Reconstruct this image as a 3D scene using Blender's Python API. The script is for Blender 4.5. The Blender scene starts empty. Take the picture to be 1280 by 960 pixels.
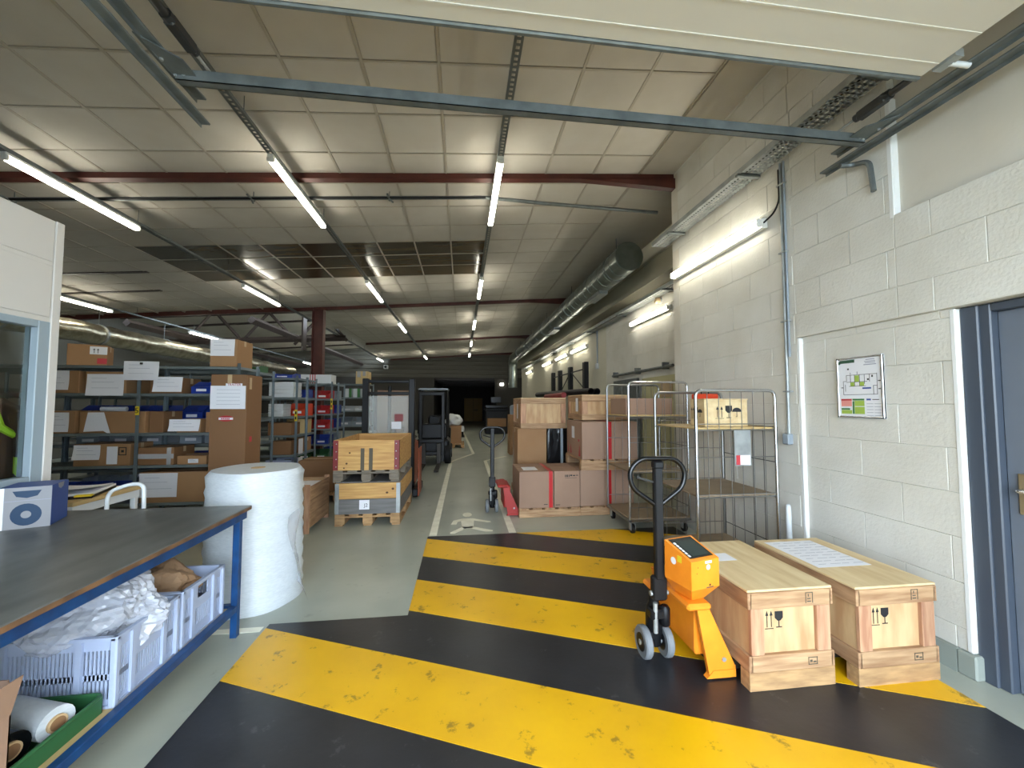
import bpy, math, random
from mathutils import Vector, Matrix, noise
random.seed(11)
SC = bpy.context.scene; COL = SC.collection
R = math.radians
# ---------------------------------------------------------------- camera
cd = bpy.data.cameras.new('camera'); cam = bpy.data.objects.new('camera', cd); COL.objects.link(cam)
cd.sensor_width = 36; cd.lens = 500/1280*36; cd.clip_start = .05; cd.clip_end = 200
cam.location = (0, 0, 1.5); cam.rotation_euler = (R(90+2.862), 0, R(-7.1726)); SC.camera = cam
# ---------------------------------------------------------------- light and exposure
SC.view_settings.view_transform = 'Standard'; SC.view_settings.look = 'None'
SC.view_settings.gamma = 1; SC.view_settings.exposure = 1.38; SC.view_settings.use_curve_mapping = False
DAY = 5.9; TUBE = 11.0
w = bpy.data.worlds.new('sky'); SC.world = w; w.use_nodes = True
bg = w.node_tree.nodes['Background']; bg.inputs[0].default_value = (.74, .87, 1, 1); bg.inputs[1].default_value = DAY
pl = bpy.data.lights.new('dock_portal', 'AREA'); pl.shape = 'RECTANGLE'; pl.size = 4.1; pl.size_y = 3.0; pl.cycles.is_portal = True
po = bpy.data.objects.new('dock_portal', pl); COL.objects.link(po); po.location = (.55, -1.42, 1.5); po.rotation_euler = (R(90), 0, R(180))
# ---------------------------------------------------------------- helpers
def lin(c): c /= 255; return c/12.92 if c <= .04045 else ((c+.055)/1.055)**2.4
def rgb(*c): return (lin(c[0]), lin(c[1]), lin(c[2]), 1)
MATS = {}
def mat(name, col, rough=.6, metal=0, col2=None, scale=6, stretch=(1, 1, 1), detail=4, bump=0, bscale=None, rnd=0, lo=.35, hi=.65, trans=0, alpha=1, spec=.5, coat=0, emit=0, speck=None, tr_w=0):
    m = bpy.data.materials.new(name); m.use_nodes = True; nt = m.node_tree; N = nt.nodes; L = nt.links
    b = N['Principled BSDF']; b.inputs['Base Color'].default_value = col; b.inputs['Roughness'].default_value = rough
    b.inputs['Metallic'].default_value = metal; b.inputs['Specular IOR Level'].default_value = spec
    b.inputs['Transmission Weight'].default_value = trans; b.inputs['Alpha'].default_value = alpha; b.inputs['Coat Weight'].default_value = coat
    if emit: b.inputs['Emission Color'].default_value = col; b.inputs['Emission Strength'].default_value = emit
    out = None
    if col2 is not None or bump or speck:
        tc = N.new('ShaderNodeTexCoord'); mp = N.new('ShaderNodeMapping'); mp.inputs['Scale'].default_value = stretch
        L.new(tc.outputs['Object'], mp.inputs['Vector'])
        if rnd:
            oi = N.new('ShaderNodeObjectInfo'); vm = N.new('ShaderNodeVectorMath'); vm.operation = 'SCALE'
            cb = N.new('ShaderNodeCombineXYZ'); L.new(oi.outputs['Random'], cb.inputs[0]); L.new(oi.outputs['Random'], cb.inputs[2])
            L.new(cb.outputs[0], vm.inputs[0]); vm.inputs['Scale'].default_value = 37; L.new(vm.outputs[0], mp.inputs['Location'])
    if col2 is not None:
        n = N.new('ShaderNodeTexNoise'); n.inputs['Scale'].default_value = scale; n.inputs['Detail'].default_value = detail
        L.new(mp.outputs[0], n.inputs['Vector'])
        r = N.new('ShaderNodeMapRange'); r.inputs[1].default_value = lo; r.inputs[2].default_value = hi; L.new(n.outputs[0], r.inputs[0])
        x = N.new('ShaderNodeMix'); x.data_type = 'RGBA'; x.inputs[6].default_value = col; x.inputs[7].default_value = col2
        L.new(r.outputs[0], x.inputs[0]); out = x.outputs[2]
    if speck:
        n = N.new('ShaderNodeTexNoise'); n.inputs['Scale'].default_value = speck[1]; n.inputs['Detail'].default_value = 6; n.inputs['Roughness'].default_value = .7
        L.new(mp.outputs[0], n.inputs['Vector'])
        r = N.new('ShaderNodeMapRange'); r.inputs[1].default_value = speck[2]; r.inputs[2].default_value = speck[2]+.06; L.new(n.outputs[0], r.inputs[0])
        x = N.new('ShaderNodeMix'); x.data_type = 'RGBA'; x.inputs[7].default_value = speck[0]
        ml = N.new('ShaderNodeMath'); ml.operation = 'MULTIPLY'; ml.inputs[1].default_value = speck[3]; L.new(r.outputs[0], ml.inputs[0]); L.new(ml.outputs[0], x.inputs[0])
        if out: L.new(out, x.inputs[6])
        else: x.inputs[6].default_value = col
        out = x.outputs[2]
    if rnd:
        oi = oi if (col2 is not None or bump or speck) else N.new('ShaderNodeObjectInfo')
        h = N.new('ShaderNodeHueSaturation'); mr = N.new('ShaderNodeMapRange'); mr.inputs[3].default_value = 1-rnd; mr.inputs[4].default_value = 1+rnd
        L.new(oi.outputs['Random'], mr.inputs[0]); L.new(mr.outputs[0], h.inputs['Value'])
        if out: L.new(out, h.inputs['Color'])
        else: h.inputs['Color'].default_value = col
        out = h.outputs[0]
    if out: L.new(out, b.inputs['Base Color'])
    if bump:
        n = N.new('ShaderNodeTexNoise'); n.inputs['Scale'].default_value = bscale or scale*3; n.inputs['Detail'].default_value = 5
        L.new(mp.outputs[0], n.inputs['Vector']); bp = N.new('ShaderNodeBump'); bp.inputs['Strength'].default_value = bump; bp.inputs['Distance'].default_value = .01
        L.new(n.outputs[0], bp.inputs['Height']); L.new(bp.outputs[0], b.inputs['Normal'])
    if tr_w:
        t = N.new('ShaderNodeBsdfTranslucent'); t.inputs[0].default_value = col; ms = N.new('ShaderNodeMixShader'); ms.inputs[0].default_value = tr_w
        L.new(b.outputs[0], ms.inputs[1]); L.new(t.outputs[0], ms.inputs[2]); L.new(ms.outputs[0], N['Material Output'].inputs[0])
    MATS[name] = m; return m
M = MATS
class MB:
    def __init__(s): s.v = []; s.f = []; s.m = []
    def add(s, vs, fs, m=0, X=None):
        o = len(s.v); s.v += [tuple(X @ Vector(p)) if X else tuple(p) for p in vs]
        s.f += [tuple(i+o for i in f) for f in fs]; s.m += [m]*len(fs); return s
    def box(s, x0, x1, y0, y1, z0, z1, m=0, X=None):
        return s.add([(x0,y0,z0),(x1,y0,z0),(x1,y1,z0),(x0,y1,z0),(x0,y0,z1),(x1,y0,z1),(x1,y1,z1),(x0,y1,z1)],
            [(0,3,2,1),(4,5,6,7),(0,1,5,4),(1,2,6,5),(2,3,7,6),(3,0,4,7)], m, X)
    def cham(s, x0, x1, y0, y1, z0, z1, c=.004, m=0, X=None):
        c = min(c, (x1-x0)*.45, (y1-y0)*.45, (z1-z0)*.45)
        vs = []; idx = {}
        P = ((x0,x1),(y0,y1),(z0,z1))
        for i in (0,1):
            for j in (0,1):
                for k in (0,1):
                    s_ = (i,j,k)
                    for a in range(3):
                        p = [P[d][s_[d]] + (0 if d == a else (c if s_[d] == 0 else -c)) for d in range(3)]
                        idx[(i,j,k,a)] = len(vs); vs.append(p)
        fs = []
        def g(t, a): return idx[(t[0],t[1],t[2],a)]
        def orient(f):
            a,b,c_ = Vector(vs[f[0]]),Vector(vs[f[1]]),Vector(vs[f[2]]); n = (b-a).cross(c_-a); ce = sum((Vector(vs[i]) for i in f), Vector())/len(f)
            mid = Vector(((x0+x1)/2,(y0+y1)/2,(z0+z1)/2)); return f if n.dot(ce-mid) > 0 else tuple(reversed(f))
        for a in range(3):
            o = [d for d in range(3) if d != a]
            for sd in (0,1):
                q = []
                for (p_,r_) in ((0,0),(1,0),(1,1),(0,1)):
                    t = [0,0,0]; t[a] = sd; t[o[0]] = p_; t[o[1]] = r_; q.append(g(t, a))
                fs.append(orient(tuple(q)))
            for p_ in (0,1):
                for r_ in (0,1):
                    t0 = [0,0,0]; t0[o[0]] = p_; t0[o[1]] = r_; t1 = list(t0); t0[a] = 0; t1[a] = 1
                    fs.append(orient((g(t0,o[0]),g(t1,o[0]),g(t1,o[1]),g(t0,o[1]))))
        for i in (0,1):
            for j in (0,1):
                for k in (0,1): fs.append(orient((idx[(i,j,k,0)],idx[(i,j,k,1)],idx[(i,j,k,2)])))
        return s.add(vs, fs, m, X)
    def ring(s, pts, rs, n=8, caps=True, m=0, closed=False, X=None):
        pts = [Vector(p) for p in pts]; k = len(pts)
        if not hasattr(rs, '__len__'): rs = [rs]*k
        vs = []; up = None
        for i, p in enumerate(pts):
            if closed: d = (pts[(i+1) % k]-pts[i-1])
            else: d = pts[min(i+1,k-1)]-pts[max(i-1,0)]
            d.normalize()
            if up is None: up = Vector((0,0,1)) if abs(d.z) < .9 else Vector((1,0,0))
            u = (up-d*up.dot(d)).normalized(); up = u; v = d.cross(u)
            for j in range(n):
                a = 2*math.pi*j/n; vs.append(p+(u*math.cos(a)+v*math.sin(a))*rs[i])
        fs = []
        for i in range(k if closed else k-1):
            for j in range(n):
                a = i*n+j; b = i*n+(j+1) % n; i2 = (i+1) % k; fs.append((a, b, i2*n+(j+1) % n, i2*n+j))
        if caps and not closed: fs.append(tuple(reversed(range(n)))); fs.append(tuple(range((k-1)*n, k*n)))
        return s.add(vs, fs, m, X)
    def cyl(s, a, b, r, n=10, r2=None, m=0, X=None): return s.ring([a, b], [r, r if r2 is None else r2], n, True, m, X=X)
    def lathe(s, prof, n=20, c=(0,0,0), m=0, X=None):
        vs = []; k = len(prof)
        for r, z in prof:
            for j in range(n): a = 2*math.pi*j/n; vs.append((c[0]+r*math.cos(a), c[1]+r*math.sin(a), c[2]+z))
        fs = [(i*n+j, i*n+(j+1) % n, (i+1)*n+(j+1) % n, (i+1)*n+j) for i in range(k-1) for j in range(n)]
        fs.append(tuple(reversed(range(n)))); fs.append(tuple(range((k-1)*n, k*n)))
        return s.add(vs, fs, m, X)
    def prism(s, poly, a, b, axis='y', m=0, X=None):
        n = len(poly)
        def P(u, v, w_): return {'y': (u, w_, v), 'x': (w_, u, v), 'z': (u, v, w_)}[axis]
        vs = [P(u, v, a) for u, v in poly]+[P(u, v, b) for u, v in poly]
        fs = [tuple(range(n)), tuple(reversed(range(n, 2*n)))]+[(i, i+n, (i+1) % n+n, (i+1) % n) for i in range(n)]
        return s.add(vs, fs, m, X)
    def build(s, name, mats, parent=None, smooth=False, label=None):
        me = bpy.data.meshes.new(name); me.from_pydata(s.v, [], s.f)
        for m_ in (mats if isinstance(mats, (list, tuple)) else [mats]): me.materials.append(MATS[m_] if isinstance(m_, str) else m_)
        me.polygons.foreach_set('material_index', s.m)
        import bmesh
        bm = bmesh.new(); bm.from_mesh(me); bmesh.ops.recalc_face_normals(bm, faces=bm.faces); bm.to_mesh(me); bm.free()
        if smooth:
            me.polygons.foreach_set('use_smooth', [True]*len(me.polygons)); me.set_sharp_from_angle(angle=R(42))
        o = bpy.data.objects.new(name, me); COL.objects.link(o)
        if parent: o.parent = parent
        if label: o['label'] = label
        return o
def tag(o, label, cat, group=None, kind=None):
    if label: o['label'] = label
    if cat: o['category'] = cat
    if group: o['group'] = group
    if kind: o['kind'] = kind
    return o
def thing(name, label, cat, loc=(0,0,0), rz=0, group=None):
    o = bpy.data.objects.new(name, None); COL.objects.link(o); o.location = loc; o.rotation_euler.z = R(rz); o.empty_display_size = .1
    return tag(o, label, cat, group)
def struct(o): o['kind'] = 'structure'; return o
def rnd_path(pts, rad, n=5, closed=False):
    pts = [Vector(p) for p in pts]; out = []; k = len(pts)
    for i, p in enumerate(pts):
        if not closed and i in (0, k-1): out.append(p); continue
        a = (pts[i-1]-p); b = (pts[(i+1) % k]-p); r_ = min(rad, a.length*.48, b.length*.48)
        A = p+a.normalized()*r_; B = p+b.normalized()*r_
        for t in range(n+1):
            t /= n; out.append(A*(1-t)**2+p*2*t*(1-t)+B*t*t)
    return out
def text(s_, size, loc, rot, material, parent=None, name='lettering', ext=.0005):
    c = bpy.data.curves.new(name, 'FONT'); c.body = s_; c.size = size; c.align_x = 'CENTER'; c.align_y = 'CENTER'; c.extrude = ext; c.resolution_u = 2
    t = bpy.data.objects.new(name, c); COL.objects.link(t); bpy.context.view_layer.update()
    me = bpy.data.meshes.new_from_object(t.evaluated_get(bpy.context.evaluated_depsgraph_get()))
    bpy.data.objects.remove(t); me.materials.clear(); me.materials.append(MATS[material])
    o = bpy.data.objects.new(name, me); COL.objects.link(o); o.location = loc; o.rotation_euler = [R(a) for a in rot]
    if parent: o.parent = parent
    return o
FRONT = (90, 0, 0); WALLR = (90, 0, -90)
def sheet(name, w_, h_, org, u, v, material, parent, curl=0., nx=4, ny=6, off=.003, th=.0008, seed=0):
    """sheet of paper, u,v unit vectors, bottom-centre org"""
    u = Vector(u); v = Vector(v); n_ = u.cross(v); org = Vector(org); mb = MB(); g = []
    for j in range(ny+1):
        for i in range(nx+1):
            a = i/nx-.5; b = j/ny
            d = off+curl*((1-b)**2)+curl*.5*abs(a)**2*2+.003*math.sin(3*a+seed*2.1+b*4)*(1 if curl else 0)
            g.append(org+u*(a*w_)+v*(b*h_)+n_*d)
    k = len(g); vs = g+[p+n_*th for p in g]; W_ = nx+1; fs = []
    for j in range(ny):
        for i in range(nx):
            a = j*W_+i; fs.append((a, a+W_, a+W_+1, a+1)); fs.append((a+k, a+1+k, a+W_+1+k, a+W_+k))
    bd = [i for i in range(W_)]+[j*W_+nx for j in range(1, ny+1)]+[ny*W_+i for i in range(nx-1, -1, -1)]+[j*W_ for j in range(ny-1, 0, -1)]
    for a, b in zip(bd, bd[1:]+bd[:1]): fs.append((a, b, b+k, a+k))
    return mb.add(vs, fs).build(name, material, parent, True)
def decal(name, polys, org, u, v, material, parent, off=.002, th=.001):
    u = Vector(u); v = Vector(v); n_ = u.cross(v); org = Vector(org); mb = MB()
    for p in polys:
        k = len(p); vs = [org+u*a+v*b+n_*off for a, b in p]+[org+u*a+v*b+n_*(off+th) for a, b in p]
        mb.add(vs, [tuple(range(k-1,-1,-1)), tuple(range(k, 2*k))]+[(i, (i+1) % k, (i+1) % k+k, i+k) for i in range(k)])
    return mb.build(name, material, parent)
def rect(x, y, w_, h_): return [(x, y), (x+w_, y), (x+w_, y+h_), (x, y+h_)]
def up_arrow(x, y, h, t=.012): return [[(x-t/4,y),(x+t/4,y),(x+t/4,y+h*.7),(x+t,y+h*.7),(x,y+h),(x-t,y+h*.7),(x-t/4,y+h*.7)]]
def glass(x, y, h): return [[(x-h*.28,y+h),(x-h*.28,y+h*.6),(x-h*.1,y+h*.42),(x+h*.1,y+h*.42),(x+h*.28,y+h*.6),(x+h*.28,y+h)], rect(x-h*.03,y+h*.05,h*.06,h*.4), rect(x-h*.2,y,h*.4,h*.06)]
def umbrella(x, y, h):
    a = [(x+h*.5*math.cos(R(t)), y+h*.5+h*.42*math.sin(R(t))) for t in range(0, 181, 30)]
    return [a, rect(x-h*.03, y, h*.06, h*.5), rect(x-h*.12, y, h*.12, h*.05)]
def copy_tree(o, parent=None):
    c = o.copy(); COL.objects.link(c); c.parent = parent
    for ch in o.children: copy_tree(ch, c)
    return c
ORD = ['first','second','third','fourth','fifth','sixth','seventh','eighth']
# ---------------------------------------------------------------- materials
mat('wall_paint', rgb(212,210,202), .62, col2=rgb(202,199,189), scale=2.2, bump=.35, bscale=55)
mat('wall_paint_smooth', rgb(205,199,186), .6, col2=rgb(196,190,176), scale=1.5, bump=.12, bscale=30)
mat('reveal_daylit', rgb(225,226,224), .55, bump=.2, bscale=40)  # wall paint made whiter: dock daylight on the reveals is put into the colour
mat('skirting', rgb(140,146,138), .5)
mat('tile', rgb(194,190,181), .8, col2=rgb(188,183,173), scale=3, bump=.08, bscale=120, rnd=.025)
mat('tbar', rgb(170,163,150), .5)
mat('dark_panel', rgb(92,76,52), .2, 0, col2=rgb(58,49,37), scale=2.5, stretch=(.4,3,1), rnd=.12)
mat('beam_brown', rgb(84,38,30), .5, col2=rgb(70,30,24), scale=5)
mat('dark_steel', rgb(48,38,33), .5)
mat('deck', rgb(150,146,128), .6)
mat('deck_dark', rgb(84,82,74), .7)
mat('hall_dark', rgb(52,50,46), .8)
mat('galv', rgb(168,172,172), .38, .4, col2=rgb(142,147,147), scale=9)
mat('galv_dark', rgb(112,118,118), .42, .35, col2=rgb(92,98,98), scale=9)
mat('duct', rgb(132,140,134), .3, .75, col2=rgb(112,120,114), scale=4)
mat('foil', rgb(190,182,160), .28, .9, col2=rgb(150,142,120), scale=7, bump=.5, bscale=18)
mat('chrome', rgb(196,198,200), .2, .95)
mat('cage_steel', rgb(150,150,148), .3, .9)
mat('steel_dark', rgb(70,72,74), .35, .7)
mat('lamp_white', rgb(225,225,220), .4)
mat('tube_light', (1, .95, .80, 1), .5, emit=TUBE)
mat('floor', rgb(168,172,160), .3, col2=rgb(150,155,144), scale=1.3, detail=7, bump=.05, bscale=25, speck=(rgb(126,130,121), 5, .62, .5))
mat('yellow_paint', rgb(228,176,12), .38, col2=rgb(214,162,10), scale=2, detail=6, speck=(rgb(112,88,34), 8, .595, .7), bump=.05, bscale=30)
mat('black_paint', rgb(31,32,36), .36, col2=rgb(41,42,46), scale=3, detail=7, speck=(rgb(90,90,92), 7, .615, .4), bump=.06, bscale=30)
mat('white_paint', rgb(236,235,218), .5, col2=rgb(222,220,202), scale=8)
mat('panel_white', rgb(204,199,188), .5)
mat('office_panel', rgb(208,203,196), .5)
mat('window_frame', rgb(150,164,172), .4)
mat('glass', (.82,.9,.88,1), .02, trans=1, spec=.5)
mat('door_grey', rgb(104,112,124), .42, col2=rgb(98,106,118), scale=3)
mat('door_frame', rgb(64,72,84), .4)
mat('brass', rgb(176,160,128), .35, .7)
mat('ply', rgb(222,200,156), .6, col2=rgb(204,176,130), scale=2.2, stretch=(7,1.2,7), detail=6, rnd=.05)
mat('ply_side', rgb(206,174,130), .6, col2=rgb(180,140,98), scale=2.2, stretch=(6,6,1.2), detail=6, rnd=.05)
mat('plank_x', rgb(186,152,114), .62, col2=rgb(146,110,78), scale=3, stretch=(1.2,10,12), detail=6, rnd=.12, bump=.1)
mat('plank_y', rgb(180,144,108), .62, col2=rgb(142,106,76), scale=3, stretch=(10,1.2,12), detail=6, rnd=.12, bump=.1)
mat('plank_z', rgb(194,152,118), .62, col2=rgb(162,116,88), scale=3, stretch=(10,10,1.2), detail=6, rnd=.14, bump=.1)
mat('pallet_wood', rgb(176,140,96), .75, col2=rgb(140,108,74), scale=3, stretch=(2,10,10), rnd=.12, bump=.15)
mat('pallet_grey', rgb(128,118,104), .8, col2=rgb(104,96,84), scale=3, stretch=(2,10,10), rnd=.1, bump=.15)
mat('collar_wood', rgb(206,164,98), .6, col2=rgb(176,128,70), scale=2.5, stretch=(1,8,14), detail=6, rnd=.05)
mat('collar_grey', rgb(112,110,108), .65, col2=rgb(96,94,92), scale=3, stretch=(1,8,12))
mat('hinge_red', rgb(122,40,42), .5); mat('knot', rgb(84,54,30), .7); mat('stencil', rgb(84,76,62), .7)
mat('card', rgb(160,122,84), .75, col2=rgb(150,112,76), scale=2, rnd=.07)
mat('card_pink', rgb(158,128,108), .75, col2=rgb(150,120,100), scale=2, rnd=.04)
mat('card_dark', rgb(128,92,60), .75, rnd=.06)
mat('mdf', rgb(146,128,104), .6, col2=rgb(132,114,92), scale=4); mat('pale_sheet', rgb(182,176,134), .6)
mat('card_edge', rgb(190,160,120), .8)
mat('tape', rgb(186,160,124), .3); mat('tape_red', rgb(184,26,30), .35); mat('film_clear', rgb(225,228,230), .15, alpha=.35)
mat('paper', rgb(226,226,230), .7); mat('ink', rgb(30,30,32), .6); mat('ink_grey', rgb(150,152,165), .7); mat('ink_red', rgb(168,32,38), .6)
mat('print_green', rgb(60,120,62), .6); mat('print_lime', rgb(160,186,80), .6); mat('print_red', rgb(184,52,60), .6); mat('print_pink', rgb(226,150,140), .6); mat('print_blue', rgb(60,84,150), .6); mat('print_dgreen', rgb(40,78,56), .6)
mat('bench_top', rgb(92,94,92), .36, col2=rgb(72,74,73), scale=4, stretch=(3,1,1), detail=6, speck=(rgb(160,160,158), 14, .70, .7))
mat('bench_edge', rgb(120,88,60), .7, col2=rgb(84,62,46), scale=9)
mat('bench_blue', rgb(14,66,118), .42, col2=rgb(10,50,94), scale=12)
mat('plastic_crate', rgb(164,176,202), .42, rnd=.02)
mat('plastic_green', rgb(42,92,54), .45); mat('plastic_blue', rgb(26,54,140), .4, rnd=.08); mat('plastic_red', rgb(170,24,24), .4); mat('plastic_orange', rgb(214,66,28), .4)
mat('plastic_white', rgb(208,212,214), .45, rnd=.04); mat('plastic_grey', rgb(140,150,160), .5)
mat('bubble', rgb(226,232,236), .35, col2=rgb(212,219,224), scale=30, stretch=(1,1,4), bump=.2, bscale=40, tr_w=.25)
mat('bag_film', rgb(216,220,230), .1, alpha=.5, bump=1.0, bscale=16, spec=1)
mat('kraft', rgb(150,118,88), .8, bump=.4, bscale=20)
mat('shelf_grey', rgb(122,132,132), .42, .3, rnd=.03); mat('post_grey', rgb(116,128,134), .4, .35)
mat('label_yellow', rgb(224,196,40), .5)
mat('truck_orange', rgb(240,144,36), .4, col2=rgb(226,128,28), scale=6); mat('truck_red', rgb(160,36,30), .45); mat('black_plastic', rgb(13,14,17), .45, spec=.3); mat('black_gloss', rgb(12,13,16), .2, spec=.4)
mat('rubber_grey', rgb(112,116,120), .6); mat('rubber', rgb(20,20,22), .6, spec=.3); mat('screen', rgb(40,52,50), .12)
mat('blue_box', rgb(44,74,140), .5); mat('box_silver', rgb(138,138,142), .5); mat('wheel_print', rgb(20,52,82), .4)
mat('jacket', rgb(30,31,36), .85); mat('hi_vis', rgb(176,232,30), .6)
mat('white_tube', rgb(224,228,230), .35); mat('table_wood', rgb(196,168,116), .5)
mat('yellow_door', rgb(150,120,52), .6); mat('stacker_orange', rgb(150,72,48), .5); mat('plexi', (.75,.78,.76,1), .08, alpha=.28)
mat('fork_dark', rgb(52,48,44), .5, .5)
def far_block_mat():
    m = bpy.data.materials.new('wall_far_paint'); m.use_nodes = True; N = m.node_tree.nodes; L = m.node_tree.links; b = N['Principled BSDF']
    b.inputs['Base Color'].default_value = rgb(206,202,184); b.inputs['Roughness'].default_value = .6
    tc = N.new('ShaderNodeTexCoord'); sp = N.new('ShaderNodeSeparateXYZ'); cb = N.new('ShaderNodeCombineXYZ'); br = N.new('ShaderNodeTexBrick'); bp = N.new('ShaderNodeBump')
    L.new(tc.outputs['Object'], sp.inputs[0]); L.new(sp.outputs[1], cb.inputs[0]); L.new(sp.outputs[2], cb.inputs[1]); L.new(cb.outputs[0], br.inputs[0])
    br.inputs['Scale'].default_value = 1; br.inputs['Brick Width'].default_value = .5; br.inputs['Row Height'].default_value = .25; br.inputs['Mortar Size'].default_value = .006
    bp.invert = True; bp.inputs['Strength'].default_value = .5; bp.inputs['Distance'].default_value = .004; L.new(br.outputs['Fac'], bp.inputs['Height']); L.new(bp.outputs[0], b.inputs['Normal'])
    MATS['wall_far_paint'] = m
far_block_mat()
# ================================================================ STRUCTURE
XW, XF, YE, YB, YF = 2.76, 3.55, 4.90, 23.6, -1.4     # near wall, far wall, end of near wall, back header, dock wall
def cz(x): return 4.53+.07*(x-2.76)
def sbox(mb, x0, x1, y0, y1, d0, d1, m=0):
    a, b = cz(x0), cz(x1)
    return mb.add([(x0,y0,a+d0),(x1,y0,b+d0),(x1,y1,b+d0),(x0,y1,a+d0),(x0,y0,a+d1),(x1,y0,b+d1),(x1,y1,b+d1),(x0,y1,a+d1)],
        [(0,3,2,1),(4,5,6,7),(0,1,5,4),(1,2,6,5),(2,3,7,6),(3,0,4,7)], m)
floor = struct(MB().box(-11, 3.9, -1.4, 36, -.1, 0).build('floor', 'floor'))
struct(MB().box(-14, 14, -16, -1.4, -.12, -.02).build('floor_yard', 'skirting'))
# painted markings on the floor
def clip(poly, n, d, keep_less=True):
    out = []
    f = lambda p: (p[0]*n[0]+p[1]*n[1]-d)*(1 if keep_less else -1)
    for a, b in zip(poly, poly[1:]+poly[:1]):
        fa, fb = f(a), f(b)
        if fa <= 0: out.append(a)
        if (fa < 0 < fb) or (fb < 0 < fa): t = fa/(fa-fb); out.append((a[0]+(b[0]-a[0])*t, a[1]+(b[1]-a[1])*t))
    return out
zones = [[(-1.29,-1.3),(2.58,-1.3),(2.58,2.99),(-1.29,2.99)], [(-.37,2.99),(2.58,2.99),(2.58,4.69),(-.37,4.69)]]
bm_ = MB()
for zz in zones: bm_.prism(zz, 0, .0015, 'z')
bm_.build('black_marking', 'black_paint', floor, label='black painted loading zone on the floor')
sn, cn = math.sin(R(24)), math.cos(R(24))
for k in range(-3, 6):
    lo = .738+.9525*k; hi = lo+.468; mb = MB()
    for zz in zones:
        p = clip(clip(zz, (sn, cn), hi), (sn, cn), lo, False)
        if len(p) > 2: mb.prism(p, .0015, .003, 'z')
    if mb.v: mb.build('yellow_stripe', 'yellow_paint', floor)
def line(pts, wd, name='white_line'):
    mb = MB(); wd /= 2
    for a, b in zip(pts, pts[1:]):
        a = Vector(a); b = Vector(b); d = (b-a).normalized(); n = Vector((-d.y, d.x))*wd; e = d*wd*.6
        mb.prism([tuple(a-e+n), tuple(b+e+n), tuple(b+e-n), tuple(a-e-n)], 0, .0014, 'z')
    return mb.build(name, 'white_paint', floor)
line([(-.315,4.74),(-.27,10.6),(.36,12.25),(.10,21.7)], .085)
line([(.60,4.74),(.625,10.67),(1.25,11.5)], .085)
line([(-1.95,2.93),(-1.33,2.93)], .06)
ped = MB()
def blob(cx, cy, rx, ry, n=16): return [(cx+rx*math.cos(2*math.pi*i/n), cy+ry*math.sin(2*math.pi*i/n)) for i in range(n)]
for p in (blob(.085,5.54,.062,.105), [(0.02,5.36),(.15,5.36),(.17,5.28),(.155,4.98),(.12,4.93),(.05,4.93),(.015,4.98),(0,5.26)],
          [(.15,5.36),(.375,5.20),(.38,5.16),(.33,5.16),(.16,5.26)], [(.02,5.36),(-.095,5.28),(-.125,5.11),(-.055,5.11),(-.04,5.22),(.01,5.26)],
          [(.06,4.98),(.12,5.02),(.38,4.83),(.37,4.79),(.29,4.79)], [(.03,5.02),(.10,4.98),(-.07,4.76),(-.12,4.76),(-.125,4.80)]):
    ped.prism(p, 0, .0014, 'z')
ped.build('pedestrian_symbol', 'white_paint', floor, label='white painted walking figure between the walkway lines')
# near right wall: painted blocks over a backing
wall = MB()
wall.box(XW+.005, XW+.3, 2.98, YE, 0, 4.7); wall.box(XW+.005, XW+.3, 2.2, 2.98, 2.05, 4.7); wall.box(XW+.005, XW+.3, YF, 2.2, 2.05, 2.72)
wall.box(XW+.035, XW+.3, 1.95, 2.98, 0, 2.05); wall.box(XW+.06, XW+.3, YF, 2.2, 2.72, 4.7)
wall.box(XW+.005, XW+.3, YF, .86, 0, 2.05)
wall_r = struct(wall.build('wall_right', 'wall_paint'))
def blocks(parent, x, y0, y1, z0, z1, bl=.5, bh=.25, g=.003, mname='wall_paint'):
    r0 = int(math.floor(z0/bh)); 
    for r in range(r0, int(math.ceil(z1/bh))):
        off = .25 if r % 2 else 0; c = int(math.floor((y0-off)/bl))
        while c*bl+off < y1:
            a0, a1 = max(c*bl+off, y0)+g/2, min((c+1)*bl+off, y1)-g/2; b0, b1 = max(r*bh, z0)+g/2, min((r+1)*bh, z1)-g/2; c += 1
            if a1-a0 < .02 or b1-b0 < .02: continue
            d = random.uniform(-.001, .001); e = .0022
            MB().add([(x+d+e,a0,b0),(x+d+e,a1,b0),(x+d+e,a1,b1),(x+d+e,a0,b1),(x+d,a0+e,b0+e),(x+d,a1-e,b0+e),(x+d,a1-e,b1-e),(x+d,a0+e,b1-e),
                      (x+.03,a0,b0),(x+.03,a1,b0),(x+.03,a1,b1),(x+.03,a0,b1)],
                [(4,5,6,7),(0,1,5,4),(1,2,6,5),(2,3,7,6),(3,0,4,7),(8,9,1,0),(9,10,2,1),(10,11,3,2),(11,8,0,3)]).build('block', mname, parent)
blocks(wall_r, XW, 2.98, YE, 0, 4.56); blocks(wall_r, XW, 2.2, 2.98, 2.05, 4.56); blocks(wall_r, XW, 1.0, 2.2, 2.05, 2.72); blocks(wall_r, XW+.03, 1.95, 2.98, .13, 2.05)
MB().box(XW+.045, XW+.075, .9, 2.195, 2.725, 4.55).build('infill_panel', 'wall_paint_smooth', wall_r)
MB().cham(XW-.002, XW+.07, 2.19, 2.225, 2.70, 3.5, .006).build('reveal', 'reveal_daylit', wall_r)
MB().cham(XW+.0, XW+.04, 2.955, 2.985, .0, 2.045, .006).build('reveal', 'reveal_daylit', wall_r)
MB().cham(XW+.027, XW+.16, 1.925, 1.955, .13, 2.045, .006).build('reveal', 'reveal_daylit', wall_r)
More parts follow.
